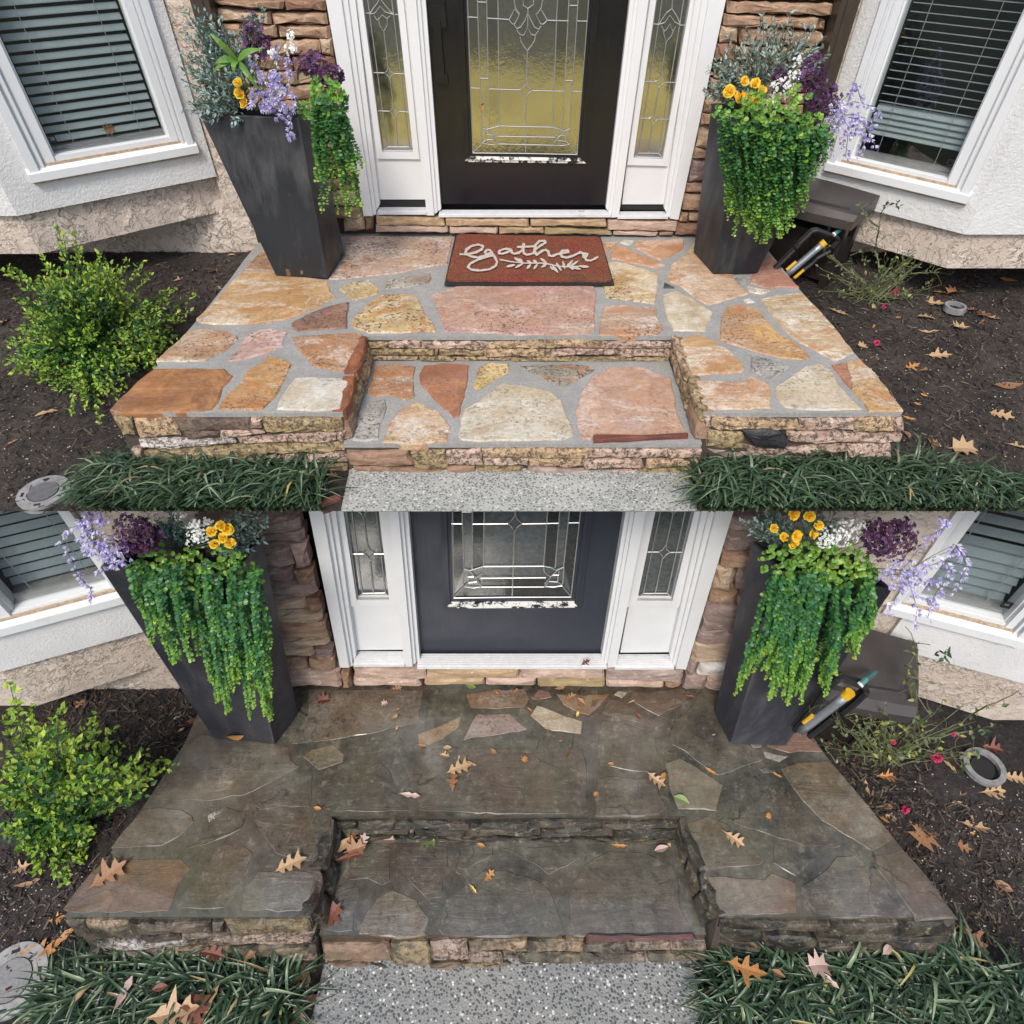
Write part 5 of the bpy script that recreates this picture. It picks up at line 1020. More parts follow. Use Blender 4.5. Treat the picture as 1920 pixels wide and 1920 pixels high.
sprigs(pLL, True, [((468,1000),30,34,.02),((480,970),28,22,.05),((340,990),30,24,0),((310,975),26,14,.05),((455,1030),18,14,-.05)], 'grey green shrub against the stone wall in the left lower planter', 65, SILV)
st = []
for i in range(66):
    x0 = r_.uniform(246, 478); u = (x0-246)/232; lo = (1180+170*min(1, u*1.35))-r_.choice([0,0,40,80]); 
    if u > .82: lo = 1340
    x1 = x0+r_.uniform(-8, 14)+(18 if u < .8 else 20); y1 = 1110+(lo-1110)*r_.uniform(.35, 1)
    st.append(((x0, r_.uniform(1050, 1085)), (x1+(y1-1100)*.07+r_.uniform(-12, 12), y1), r_.uniform(-.08, .05)))
trailing(pLL, True, st, 'thick green strings of round leaves over the front, left lower planter', 1.2, 66, [((310,1055),34,34,.5),((360,1060),34,36,.7),((410,1050),34,34,.4),((450,1060),26,24,.2),((265,1050),20,12,.3)])
# lower right planter
sprigs(pLR, True, [((1430,975),30,34,.04),((1400,985),16,10,.0),((1465,1000),28,22,0),((1540,985),40,22,.05)], 'grey leaved shrub at the back of the right lower planter', 71, SILV)
roses(pLR, True, [(1450,990),(1469,1007),(1492,1005),(1518,968),(1535,985),(1524,1000),(1488,1018),(1487,965)], 'cluster of yellow roses in the right lower planter', 72, -.16, 9.5)
cluster(pLR, True, [((1575,1005),(34,18),120,-.16),((1550,1018),(20,10),40,-.18),((1600,985),(26,12),50,-.1)], 'white blossoms between yellow and purple, right lower planter', 73, WHT, .0062, 'white_flowers', 'flowers', 'tiny white flowers in the planters')
cluster(pLR, True, [((1670,1015),(44,34),240,-.18),((1640,990),(22,16),50,-.1),((1690,985),(22,14),50,-.14)], 'large purple flower head on the right of the right lower planter', 74, PUR, .0105, 'purple_flowers', 'flowers', 'purple flower heads in the planters', leaves=.05)
sprays(pLR, True, [P2(1690,1070,1740,1010,1770,985,1775,975,1760,968),P2(1690,1075,1760,1040,1800,1030,1812,1060,1790,1110),P2(1700,1080,1770,1050,1785,1070,1750,1120,1740,1160),P2(1700,1080,1720,1140,1715,1175),P2(1690,1080,1685,1110,1665,1150),P2(1700,1070,1790,1020,1808,1045)], 'lavender sprays spilling to the right over the right lower planter', 75, -.26, [((1690,1075),40,80),((1730,1085),40,40),((1745,1125),26,16)])
st = []
for i in range(86):
    x0 = r_.uniform(1440, 1636); u = (x0-1440)/196; lo = 1330-40*(1-u)+0*u; x1 = x0-8-(1-u)*62+r_.uniform(-16, 16)-u*34; hi = 1150
    if u > .66: lo = 1325-(u-.66)*420
    y1 = hi+(lo-hi)*r_.uniform(.1, 1)**.7; f_ = (y1-1080)/(1330-1080); st.append(((x0+(8 if u < .3 else 0), r_.uniform(1068, 1092)), (x0+(x1-x0)*f_, y1), r_.uniform(-.08, .05)))
trailing(pLR, True, st, 'dense green trailing plant hiding the front of the right lower planter', 1.2, 76, [((1490,1050),38,40,.4),((1530,1045),40,44,.6),((1580,1050),40,44,.7),((1440,1045),26,16,.3),((1545,1080),44,30,.8),((1625,1065),22,14,.4)])

# ------------------------------------------------------------------ doormat
def coirm():
    g = G('red_brown_coir'); f = g.noise(150, 4, .8); n = g.noise(5, 5, .6); col = g.mix(g.ramp(n, [(.38, 0.), (.62, 1.)]), (.25,.048,.026), (.20,.075,.030))
    col = g.mix(g.ramp(f, [(.38, .85), (.5, 0.)]), col, (.030,.010,.008)); col = g.mix(g.ramp(g.noise(9, 4, .6), [(.5, 0.), (.7, .6)]), col, (.11,.035,.02)); col = g.mix(g.ramp(f, [(.57, 0.), (.68, .7)]), col, (.50,.24,.13)); g.bump(f, 1., .006); return g.fin(col, .95)
COIR = coirm(); LETTER = plain('worn_white_lettering', (.46,.41,.36), .9, .45, 260, .5)
zm = UP+.006
mat = MB(); MQ = [(854,438),(1126,444),(1152,533),(833,533)]; mat.prism([onZ(*p, zm+.004) for p in MQ], (0, 0, -.006)); mo = mat.build('doormat', DARK); tag(mo, 'red brown coir doormat with gather lettering and a leafy branch', 'doormat')
mb = MB(); cq = [onZ(*p, zm+.012) for p in [(857.5,438.5),(1124,444),(1147.5,526),(837,525)]]; cc = sum(cq)/4; r_ = random.Random(4)
CQ = []
for i in range(4):
    a, b = cq[i], cq[(i+1) % 4]
    for t in np.linspace(.03, .97, 14): CQ.append(a*(1-t)+b*t+np.array((r_.uniform(-1, 1)*.0015, r_.uniform(-1, 1)*.0015, 0)))
mb.prism(CQ, (0, 0, -.010)); mb.build('coir_pile', COIR, mo)
mb = MB()
for _ in range(5200):
    s_, t = r_.random(), r_.random(); q = (cq[0]*(1-s_)+cq[1]*s_)*(1-t)+(cq[3]*(1-s_)+cq[2]*s_)*t; d = nrm((r_.gauss(0, 1), r_.gauss(0, 1), 1.1))*r_.uniform(.004, .009); w_ = nrm(np.cross(d, rvec(r_)))*.0007
    mb.add([q-w_, q+w_, q+d], [(0,1,2)])
mb.build('coir_fibres', COIR, mo, kind='stuff')
zoomM = Z4((820,420), 350/1920)
INK = [P2(230,310,290,312,340,305,400,290,460,258,472,228,420,210,350,226,297,265,290,300,340,332,420,346,490,325,540,300),P2(550,268,510,265,490,290,512,318,545,308,556,278,560,300,592,340,616,390,600,430,540,465,440,478,350,470,315,440,340,405,420,365,520,335,590,320),
  P2(745,258,690,255,640,275,630,300,670,306,730,286,757,260,762,292,790,306,840,295,870,270),P2(892,195,880,250,890,300,920,316,975,306),P2(820,236,950,232,1010,226),P2(980,308,1010,260,1060,222,1112,192,1102,170,1050,175,1010,215,1000,270,1020,322,1070,280,1110,265,1140,280,1150,320,1180,332,1230,310,1290,300,1352,286,1340,270,1290,272,1265,300,1280,335,1330,346,1400,325,1470,290,1495,300),
  P2(1495,300,1548,308,1520,340,1530,372,1580,376,1620,356,1655,335),P2(1500,305,1505,350),P2(640,365,760,388,900,402,1100,402,1200,425,1300,440,1450,435)]
LVS = [P2(a,b,c,d) for a,b,c,d in ((790,345,860,390),(710,440,800,418),(800,450,880,408),(845,352,875,398),(920,378,965,396),(920,462,960,415),(985,370,1025,398),(990,466,1030,412),(1060,352,1122,396),(1070,446,1132,404),(1160,432,1192,472),(1180,425,1240,497),(1222,398,1275,480),(1290,380,1312,462),(1395,372,1330,440),(1450,378,1360,440),(1405,468,1345,430),(1475,465,1385,440),(1560,440,1450,432))]
mb = MB()
def ribbon(pts, wpx, taper=False):
    P = [np.array(p) for p in zoomM(pts)]; fine = []
    for i in range(len(P)-1):
        for t in np.linspace(0, 1, 5)[:-1]: fine.append(P[i]*(1-t)+P[i+1]*t)
    fine.append(P[-1]); V = []; n = len(fine)
    for i, p in enumerate(fine):
        t = fine[min(i+1, n-1)]-fine[max(i-1, 0)]; t = t/(np.linalg.norm(t)+1e-9); s_ = np.array((-t[1], t[0])); w_ = wpx*(1+.25*r_.uniform(-1, 1))*(math.sin(math.pi*min(.95, .08+i/n)) if taper else (1+.25*abs(t[1])))
        V += [onZ(*(p+s_*w_), zm+.0185+.0006*r_.random()), onZ(*(p-s_*w_), zm+.0185+.0006*r_.random())]
    mb.add(V, [(2*i, 2*i+1, 2*i+3, 2*i+2) for i in range(n-1)])
for l in INK[:-1]: ribbon(l, 1.9)
ribbon(INK[-1], 1.1)
for l in LVS: ribbon(l, 2.5, True)
tag(mb.build('lettering', LETTER, mo), kind='stuff')

# ------------------------------------------------------------------ shrubs, grass, rose bushes
def shrub(lower, base, tips, fill, label, seed):
    S, Zg = (SL, LG) if lower else (SU, UG); r = random.Random(seed); B = onG(*base, lower); mb = MB(); st = MB(); y0 = B[1]
    def tuft(pts, tip_light, n, spread):
        m = len(pts)
        for i in range(int(m*.3), m):
            t = i/(m-1); dn = nrm(pts[i]-pts[i-1])
            for _ in range(n):
                q = pts[i]+(pts[i-1]-pts[i])*r.random()+rvec(r)*spread*S*(1.1-t*.6); d = nrm(rvec(r)+dn*.7+np.array((0, -.1, .35))); L = r.uniform(.021, .036)*S*(1-.25*t); c = lerp((.014,.06,.018), (.05,.15,.03), r.random())
                lt = max(0, (t-.45)/.55)*tip_light
                if r.random() < lt*1.1: c = lerp(c, lerp((.17,.34,.03), (.42,.55,.06), r.random()), r.uniform(.55, 1))
                leaf(mb, q, d, nrm(np.array((0, -.5, 1))+rvec(r)*.5), L, L*.55, vary(c, r, .25), .18)
    def stemto(T, k=11):
        mid = B*.45+T*.55+np.array((0, 0, .03*S))+rvec(r)*.02*S; pts = [B*(1-t)**2+2*mid*t*(1-t)+T*t*t for t in np.linspace(0, 1, k)]; st.tube(pts, .004*S, 4, r1=.001*S); return pts
    for x, y in tips:
        T = onY(x, y, y0+r.uniform(-.16, .2)*S)
        if T[2] < gz(lower, T[1])+.04*S: T = onG(x, y, lower, r.uniform(.03, .10)*S)
        tuft(stemto(T), 1., 9, .022)
    for (x, y), rad, n in fill:
        for _ in range(n):
            a, q = r.uniform(0, 6.28), rad*r.random()**.5; px, py = x+math.cos(a)*q, y+math.sin(a)*q; T = onY(px, py, y0+r.uniform(-.2, .2)*S)
            if T[2] < gz(lower, T[1])+.03*S: T = onG(px, py, lower, r.uniform(.03, .12)*S)
            tuft(stemto(T, 9), .45 if r.random() < .5 else .9, 7, .03)
    o = thing('holly_shrub', label, 'shrub', B, 'small evergreen shrubs by the porches'); mb.build('foliage', LEAF, o, kind='stuff', color=True); st.build('branches', BARK, o, kind='stuff'); return o
shrub(False, (180,655), [(105,418),(118,440),(140,435),(150,462),(80,478),(88,500),(20,500),(8,505),(45,515),(188,475),(205,505),(240,490),(225,515),(268,488),(280,515),(250,560),(330,540),(318,555),(368,555),(358,585),(345,600),(35,560),(50,585),(15,640),(8,680),(70,620),(170,500),(120,540),(300,690),(335,665),(130,722),(205,690),(160,768),(185,790),(135,775),(200,745),(60,690),(20,700),(290,600)],
      [((150,560),78,70),((230,620),84,80),((120,650),88,84),((90,560),50,30),((260,670),60,34),((60,640),50,30),((300,620),45,20),((180,520),50,24),((190,700),60,24)], 'bright green holly shrub beside the clean porch', 81)
shrub(True, (110,1540), [(20,1288),(30,1310),(58,1318),(55,1345),(110,1335),(120,1350),(85,1370),(178,1342),(195,1355),(212,1368),(205,1395),(230,1400),(275,1405),(260,1425),(310,1420),(328,1430),(290,1450),(180,1425),(190,1450),(80,1395),(20,1430),(8,1340),(5,1410),(145,1395),(165,1470),(240,1490),(250,1500),(140,1510),(225,1480),(45,1480),(120,1550),(90,1585),(70,1632),(108,1638),(150,1622),(125,1655),(160,1600),(5,1500),(15,1560)],
      [((70,1440),75,46),((160,1470),65,40),((60,1530),70,34),((230,1460),50,22),((130,1560),45,20),((15,1470),40,14),((110,1385),40,14)], 'dark green holly shrub with lime tips beside the wet porch', 82)
def grass(lower, poly, n, L, label, seed, lean=(0, 0)):
    S, Zg = (SL, LG) if lower else (SU, UG); r = random.Random(seed); mb = MB(); xs = [p[0] for p in poly]; ys = [p[1] for p in poly]; k = 0; tries = 0
    def inside(x, y):
        c = False
        for i in range(len(poly)):
            (x0, y0), (x1, y1) = poly[i], poly[i-1]
            if (y0 > y) != (y1 > y) and x < (x1-x0)*(y-y0)/(y1-y0)+x0: c = not c
        return c
    while k < n and tries < n*12:
        tries += 1; x, y = r.uniform(min(xs), max(xs)), r.uniform(min(ys), max(ys))
        if not inside(x, y): continue
        root = onG(x, y, lower); a = r.gauss(0, 1.5); d = nrm(np.array((math.sin(a)+lean[0], -math.cos(a)+lean[1], 0))); ln = L*S*r.uniform(.5, 1.15); up = r.uniform(.35, .8); w_ = .0048*S*r.uniform(.7, 1.25); V = []; ok = True
        sd_ = np.cross(d, (0, 0, 1)); nn = 7; bend = sd_*r.uniform(-.25, .25)*ln
        for i in range(nn):
            t = i/(nn-1); p = root+d*ln*(.15*t+.75*t**1.6)+bend*t*t+np.array((0, 0, ln*(up*math.sin(min(1., t*1.05)*2.35)*.75)))
            if not lower and p[1] < UE-.004 and proj(p)[1] > 953:
                if i < 3: ok = False
                nn = i; break
            wt = w_*(1-.92*max(0, (t-.45)/.55)**1.5); V += [p-sd_*wt, p+np.array((0, 0, -wt*.5)), p+sd_*wt]
        if not ok or nn < 3: continue
        # keep off the front of the porch wall
        k += 1; c = lerp((.012,.034,.014), (.070,.125,.060), r.random()**1.3)
        if r.random() < .14: c = lerp(c, (.22,.29,.17), r.random())
        if r.random() < .02: c = r.choice([(.30,.24,.11),(.36,.33,.10),(.22,.16,.08)])
        mb.add(V, [f for i in range(nn-1) for f in ((3*i,3*i+1,3*i+4,3*i+3),(3*i+1,3*i+2,3*i+5,3*i+4))], vary(c, r, .2))
    o = mb.build('lily_turf', BLADE, None, True, 'stuff', color=True); o['label'] = label; return o
grass(False, P2(195,905,240,880,300,886,420,892,560,892,606,905,604,960,180,960), 2500, .19, 'dark strappy grass left of the upper path', 91, (-.75, .15))
grass(False, P2(1308,905,1330,888,1420,878,1560,872,1700,880,1800,905,1920,925,1960,960,1312,960), 3600, .19, 'dark strappy grass right of the upper path', 92, (.1, .05))
grass(True, P2(150,1835,230,1800,400,1806,560,1835,555,1925,130,1960,120,1890), 2900, .205, 'dark strappy grass left of the lower path', 93, (-.75, .1))
grass(True, P2(1325,1850,1360,1806,1500,1795,1700,1790,1780,1800,1880,1840,1960,1880,1960,1960,1345,1960), 3600, .195, 'dark strappy grass right of the lower path', 94, (.1, .1))
def rosebush(lower, base, mains, region, ntw, blooms, extra_leaves, label, seed):
    S, Zg = (SL, LG) if lower else (SU, UG); r = random.Random(seed); B = onG(*base, lower); st = MB(); mb = MB(); y0 = B[1]
    def lv(q, n=1, c=None):
        for _ in range(n): L = r.uniform(.014, .026)*S; leaf(mb, q, nrm(rvec(r)+np.array((0,-.2,.4))), nrm(np.array((0,-.5,.9))+rvec(r)*.6), L, L*.55, vary(c or r.choice([(.07,.12,.04),(.12,.16,.08),(.17,.19,.11),(.10,.15,.05),(.28,.30,.07)]), r, .25), .15)
    def branch(px, rad):
        P = []
        for i, (x, y) in enumerate(px):
            q = onY(x, y, y0+(r.uniform(-.05, .05))*S*min(i, 2))
            if q[2] < gz(lower, q[1])+.01: q = onG(x, y, lower, .012)
            P.append(q)
        F_ = []
        for i in range(len(P)-1):
            for t in np.linspace(0, 1, 5)[:-1]: F_.append(P[i]*(1-t)+P[i+1]*t+rvec(r)*.004*S)
        F_.append(P[-1]); st.tube(F_, rad*S, 4, r1=rad*S*.45)
        for i in range(3, len(F_)):
            if r.random() < .5: lv(F_[i], r.choice([1,1,2,3]))
            if r.random() < .35:
                e = F_[i]+nrm(rvec(r)+np.array((0,0,.5)))*r.uniform(.03, .09)*S; st.tube([F_[i], (F_[i]+e)/2+rvec(r)*.006*S, e], .0012*S, 3)
                if r.random() < .6: lv(e, r.choice([1,2,3]))
    for m in mains: branch(m, .0042)
    (x0, x1), (ya, yb_) = region
    for _ in range(ntw):
        tx, ty = r.uniform(x0, x1), r.uniform(ya, yb_); k = r.uniform(.35, .65); branch([(base[0]+r.uniform(-40, 40), base[1]+r.uniform(-18, 12)), (base[0]+(tx-base[0])*k+r.uniform(-14, 14), base[1]+(ty-base[1])*k+r.uniform(-16, 8)), (tx, ty)], r.uniform(.0014, .0024))
    for x, y in extra_leaves: lv(onY(x, y, y0), 4, (.05,.10,.035))
    o = thing('rose_bush', label, 'rose bush', B, 'bare rose bushes'); st.build('stems', TWIG, o, kind='stuff'); mb.build('foliage', LEAF, o, kind='stuff', color=True)
    for x, y, rad in blooms:
        q = onY(x, y, y0-.02*S)
        if q[2] < gz(lower, q[1])+.02: q = onG(x, y, lower, .03)
        k = rad/F*np.linalg.norm(q-CAM); m = MB()
        for _ in range(26): d = nrm(rvec(r)+np.array((0,-.5,.5))); leaf(m, q, d, rvec(r), k*1.1, k*1.1, vary((.75,.07,.22), r, .25), .3, True)
        st2 = MB(); st2.tube([B+(q-B)*.4, q], .0013*S, 3); m.build('rose_bloom', PETAL, o, color=True)
rosebush(False, (1635,562), [P2(1640,562,1690,520,1725,490,1775,460,1810,438),P2(1645,555,1650,510,1641,470,1648,425,1652,400,1665,378),P2(1630,560,1640,540,1650,520),P2(1640,560,1620,530,1580,500,1550,480),P2(1650,560,1700,515,1745,510,1765,512),P2(1648,425,1625,410,1615,390)], ((1535,1770),(465,560)), 44, [(1677,550,6),(1657,575,3),(1644,643,4.5)], [(1660,385),(1668,383),(1682,380),(1686,388),(1755,505),(1750,515)], 'thorny half bare rose bush with pink blooms right of the clean porch', 95)
rosebush(True, (1660,1428), [P2(1665,1432,1720,1400,1790,1360,1850,1325,1910,1295),P2(1712,1380,1714,1310,1722,1270,1720,1220,1712,1200),P2(1655,1430,1640,1400,1610,1365,1590,1345),P2(1670,1430,1740,1385,1820,1370,1845,1365),P2(1714,1310,1700,1280,1700,1250)], ((1545,1850),(1320,1430)), 50, [(1756,1420,8),(1674,1390,5),(1697,1518,6),(1788,1377,3)], [(1752,1226),(1768,1226),(1776,1224),(1770,1234),(1845,1368),(1838,1372)], 'thorny half bare rose bush with pink blooms right of the wet porch', 96)

# ------------------------------------------------------------------ hose boxes and sprinklers
def hosebox(lower, foot, topr, b, label):
    S, Zg = (SL, LG) if lower else (SU, UG); ex = -b['d'].copy(); ey = -b['out']; Z = np.array((0, 0, 1.)); Wd, Dp = .58*S*foot, .20*S
    Q = onP(*topr, b['e1']+b['out']*.045*S, b['out']); P0 = Q+b['out']*(Dp+.02*S)+ex*.03*S; P0[2] = gz(lower, P0[1]); H_ = (Q[2]-P0[2])/1.02
    o = thing('hose_box', label, 'hose box', P0+ex*Wd/2+ey*Dp/2, 'dark resin hose boxes'); pt = lambda a, c, h: P0+ex*a+ey*c+Z*h
    m = MB(); lw = .045*S
    m.obox(pt(0,0,0), ex*lw, ey*lw, Z*(H_*.9)); m.build('leg', RESIN, o); m = MB(); m.obox(pt(Wd-lw,0,0), ex*lw, ey*lw, Z*(H_*.9)); m.build('leg', RESIN, o)
    m = MB(); m.obox(pt(0,Dp-lw,0), ex*lw, ey*lw, Z*(H_*.9)); m.build('leg', RESIN, o); m = MB(); m.obox(pt(Wd-lw,Dp-lw,0), ex*lw, ey*lw, Z*(H_*.9)); m.build('leg', RESIN, o)
    m = MB(); m.obox(pt(lw*.9,.012*S,H_*.10), ex*(Wd-lw*1.8), ey*.015*S, Z*(H_*.52)); m.build('front_panel', RESIN, o)
    m = MB(); m.obox(pt(lw*.5,-.004*S,H_*.60), ex*(Wd-lw), ey*.03*S, Z*(H_*.06)); m.build('front_rail', RESIN, o)
    for i in range(7):
        for sg in (1, -1):
            c0_ = Wd/2; a0 = c0_+sg*(.012+i*.036)*S; a1 = a0+sg*.10*S
            if abs(a1-c0_) > Wd/2-lw*1.1: continue
            m = MB(); m.prism([pt(a0,.011*S,H_*.58), pt(a0+sg*.010*S,.011*S,H_*.58), pt(a1+sg*.010*S,.011*S,H_*.14), pt(a1,.011*S,H_*.14)], -ey*.005*S); m.build('panel_rib', RESIN, o)
    m = MB(); m.obox(pt(lw*.3,.06*S,H_*.08), ex*(Wd-lw*.6), ey*(Dp-.07*S), Z*(H_*.5)); m.build('inner_tub', DARK, o)
    m = MB(); n = 10; prof = [(-.05*S, H_*.80), (-.055*S, H_*.90), (-.03*S, H_*.955), (Dp*.3, H_*1.0), (Dp+.02*S, H_*1.03), (Dp+.02*S, H_*.86)]; V = []
    for i in range(n+1):
        t = i/n; bow = math.sin(math.pi*t)*.035*S; a = -.035*S+(Wd+.07*S)*t
        for k, (c, h) in enumerate(prof): V.append(pt(a, c-(bow if k < 3 else 0), h+(bow*.25 if k in (2,3,4) else 0)))
    kk = len(prof); Fc = [(i*kk+j, i*kk+(j+1) % kk, (i+1)*kk+(j+1) % kk, (i+1)*kk+j) for i in range(n) for j in range(kk)]+[tuple(range(kk))[::-1], tuple(n*kk+j for j in range(kk))]
    m.add(V, Fc); lid = m.build('lid', RESINL, o)
    m = MB(); V = []
    for i in range(n+1):
        t = i/n; bow = math.sin(math.pi*t)*.035*S; a = .02*S+(Wd-.04*S)*t; V += [pt(a, -.012*S-bow, H_*.972+bow*.2), pt(a, .0-bow, H_*.990+bow*.2), pt(a, .012*S-bow, H_*.982+bow*.2)]
    m.add(V, [f for i in range(n) for f in ((3*i,3*i+1,3*i+4,3*i+3),(3*i+1,3*i+2,3*i+5,3*i+4))]); m.build('lid_ridge', RESIN, lid)
    m = MB(); ring = [pt(Wd*.5+.17*S*math.cos(a), Dp*.5, H_*.66+.10*S*math.sin(a)) for a in np.linspace(0, 6.28, 18)]; m.tube(ring, .014*S, 6); m.build('coiled_hose', plain('grey_green_hose', (.10,.13,.14), .5), o)
    return pt, H_, Wd
ptU = hosebox(False, 1., (1648,368), bUR, 'dark brown resin hose box under the right upper window')
ptL = hosebox(True, .9, (1716,1206), bLR, 'dark brown resin hose box under the right lower window')
YEL = plain('yellow_plastic', (.62,.36,.02), .4); TUBEM = plain('brushed_aluminium_tube', (.30,.33,.36), .35, .15, 8); TUBEM.node_tree.nodes['Principled BSDF'].inputs['Metallic'].default_value = .6; TEAL = plain('teal_hose', (.04,.17,.16), .45)
def sprinkler(lower, ring, tube, cap, side, hose, foot, label, pr):
    S, Zg = (SL, LG) if lower else (SU, UG); Y = onG(*foot, lower)[1]-(.13 if lower else .11); f = lambda p, dy=0.: onY(p[0], p[1], Y+dy*S); o = thing('lawn_sprinkler', label, 'sprinkler', f(ring[0]), 'oscillating sprinklers'); k = np.linalg.norm(f(ring[0])-CAM)/F
    P = [f(p) for p in ring]; Fp = []
    for i in range(len(P)-1):
        for t in np.linspace(0, 1, 4)[:-1]: Fp.append(P[i]*(1-t)+P[i+1]*t)
    Fp.append(P[-1]); m = MB(); m.tube(Fp, pr*1.0*k, 6); m.tube([p+np.array((0, .018*S, 0)) for p in Fp], pr*.8*k, 5)
    for i in range(1, len(Fp)-1, 2): m.tube([Fp[i], Fp[i]+np.array((.004*S, .018*S, .004*S))], pr*.35*k, 4)
    m.build('sled_frame', DARK, o); a, b = f(tube[0], -.02), f(tube[1], -.02); m = MB(); m.tube([a+(b-a)*t for t in np.linspace(0, .93, 6)], pr*1.5*k, 12); m.build('spray_tube', TUBEM, o, True)
    m = MB(); m.tube([a+(b-a)*.90, a+(b-a)*1.0], pr*1.6*k, 12); m.build('end_cap', YEL, o)
    for s_ in side: q = f(s_, -.015); d = nrm(b-a); m = MB(); m.tube([q-d*pr*2.5*k, q+d*pr*2.5*k], pr*.7*k, 8); m.build('side_tab', YEL, o)
    m = MB(); H0 = [f(hose[0], -.01), f(hose[1], .0), f(hose[2], .10)]; m.tube(H0, pr*.9*k, 8); hz = m.build('garden_hose', TEAL, o); m = MB(); m.tube([H0[0]-(H0[1]-H0[0])*.12, H0[0]+(H0[1]-H0[0])*.2], pr*1.0*k, 8); m.build('hose_fitting', ALU, o)
zs1 = Z4((1440,330), 240/1092); zs2 = Z4((1440,1200), .25)
sprinkler(False, zs1(P2(60,790,140,715,225,630,265,580,380,470,420,462,585,520,598,550,530,640,420,700,380,745,290,810,200,885)), zs1(P2(150,850,490,560)), None, zs1(P2(200,765,265,835)), zs1(P2(560,500,600,470,665,410)), (1484,522), 'grey tubed yellow capped sprinkler leaning by the clean porch edge', 3.6)
sprinkler(True, zs2(P2(200,680,300,560,350,510,440,370,520,298,560,292,730,355,740,390,660,470,560,550,480,590,310,725)), zs2(P2(245,680,618,392)), None, zs2(P2(300,592,)), zs2(P2(690,335,730,300,800,240)), (1530,1398), 'grey tubed yellow capped sprinkler leaning by the wet porch edge', 4.8)

# ------------------------------------------------------------------ drain covers
def drain(lower, c, rx, label, cap):
    S, Zg = (SL, LG) if lower else (SU, UG); C0 = onG(*c, lower, .008*S if cap else .035*S); k = np.linalg.norm(C0-CAM)/F; R0 = rx*k; o = thing('drain_cover', label, 'drain cover', C0, 'round plastic drain covers'); Z = np.array((0, 0, 1.))
    def disc(r0, r1, z0, z1, n=28):
        m = MB(); A = np.linspace(0, 2*math.pi, n+1)[:-1]; V = []
        for rr, zz in ((r0, z0), (r0, z1), (r1, z1), (r1, z0)): V += [C0+np.array((math.cos(a)*rr, math.sin(a)*rr, zz)) for a in A]
        m.add(V, [(q*n+i, q*n+(i+1) % n, ((q+1) % 4)*n+(i+1) % n, ((q+1) % 4)*n+i) for q in range(4) for i in range(n)]); return m
    disc(R0*(.60 if cap else .72), R0, -.02, .004*S).build('rim', plain('weathered_grey_plastic', (.22,.22,.22) if not lower else (.27,.27,.26) if cap else (.20,.20,.20), .7, .3, 30), o)
    disc(.001, R0*.57, -.02, .007*S if cap else -.012*S).build('cap', plain('dark_grey_plastic', (.10,.10,.105) if not lower else (.20,.20,.20), .6, .2, 60, .3) if cap else DARK, o)  # lower capped cover is paler than the upper: sunlight put into its colour
    if cap:
        for a in (.3, 1.9, 3.4, 4.9):
            m = MB(); q = C0+np.array((math.cos(a), math.sin(a), 0))*R0*.78+Z*.0045*S; u = np.array((-math.sin(a), math.cos(a), 0)); w_ = np.cross(Z, u); m.obox(q-u*R0*.12-w_*R0*.05, u*R0*.24, w_*R0*.1, Z*.001); m.build('rim_slot', DARK, o)
drain(False, (82,923), 37, 'grey round drain cover in soil left of the upper grass', True)
drain(True, (22,1838), 42, 'grey round drain cover painted sunlit pale at the lower left corner', True)
drain(True, (1846,1437), 28, 'open round drain ring in soil right of the lower rose bush', False)
drain(False, (1792,574), 15, 'half buried drain ring among leaves right of the upper rose bush', False)

# ------------------------------------------------------------------ fallen leaves
SHAPE = {'oak': [(.0,.015),(.14,.03),(.2,.17),(.27,.07),(.38,.30),(.47,.09),(.60,.37),(.67,.12),(.80,.22),(.86,.08)], 'oval': [(0,.01),(.12,.10),(.3,.20),(.5,.24),(.7,.19),(.88,.09)], 'star': [(.0,.015),(.2,.03),(.12,.36),(.34,.2),(.42,.52),(.56,.20),(.80,.36),(.76,.10)], 'sliver': [(0,.01),(.2,.07),(.4,.12),(.55,.07),(.75,.12),(.9,.04)]}
LM = {}
def leafmesh(shape, col, var):
    if (shape, col, var) in LM: return LM[shape, col, var]
    r = random.Random(sum(map(ord, shape+col))+var*7); cu, be, tw = r.uniform(.1, .6), r.uniform(-.35, .5), r.uniform(-.5, .5); V = []
    def side():
        if shape != 'oak': return SHAPE[shape]
        o = [(0., .012)]; us = [.18+r.uniform(-.04, .04), .42+r.uniform(-.05, .05), .66+r.uniform(-.04, .05)]
        for q, u in enumerate(us):
            w_ = (.20, .36, .27)[q]*r.uniform(.7, 1.2); o += [(u-.06, .045+.02*q), (u+.03, w_*.75), (u+.13, w_), (u+.11, w_*.45)]
        return o+[(.84, .06), (.92, .05)]
    pa, pb = side(), side(); n = len(pa)
    def zz(u, v): return abs(v)*cu+be*(u-.5)**2*1.4+tw*v*u*.6
    V.append((-.18, .0, .02))
    for (u, v), (u2, v2) in zip(pa, pb): k = 1+r.uniform(-.15, .15); um = (u+u2)/2; V += [(u, v*k, zz(u, v*k)), (um, .012*math.sin(um*6+var), zz(um, 0)), (u2, -v2*k, zz(u2, -v2*k))]
    V.append((1., .0, zz(1, 0))); Fc = [(0, 3, 2, 1)]
    for i in range(n-1): a = 1+3*i; Fc += [(a, a+1, a+4, a+3), (a+1, a+2, a+5, a+4)]
    a = 1+3*(n-1); Fc += [(a, a+1, len(V)-1), (a+1, a+2, len(V)-1)]; zmin = min(v[2] for v in V); V = [(x-.5, y, z-zmin) for x, y, z in V]
    me = bpy.data.meshes.new('fallen_leaf'); me.from_pydata(V, [], Fc); me.materials.append(DRY[col]); me.update(); LM[shape, col, var] = me; return me
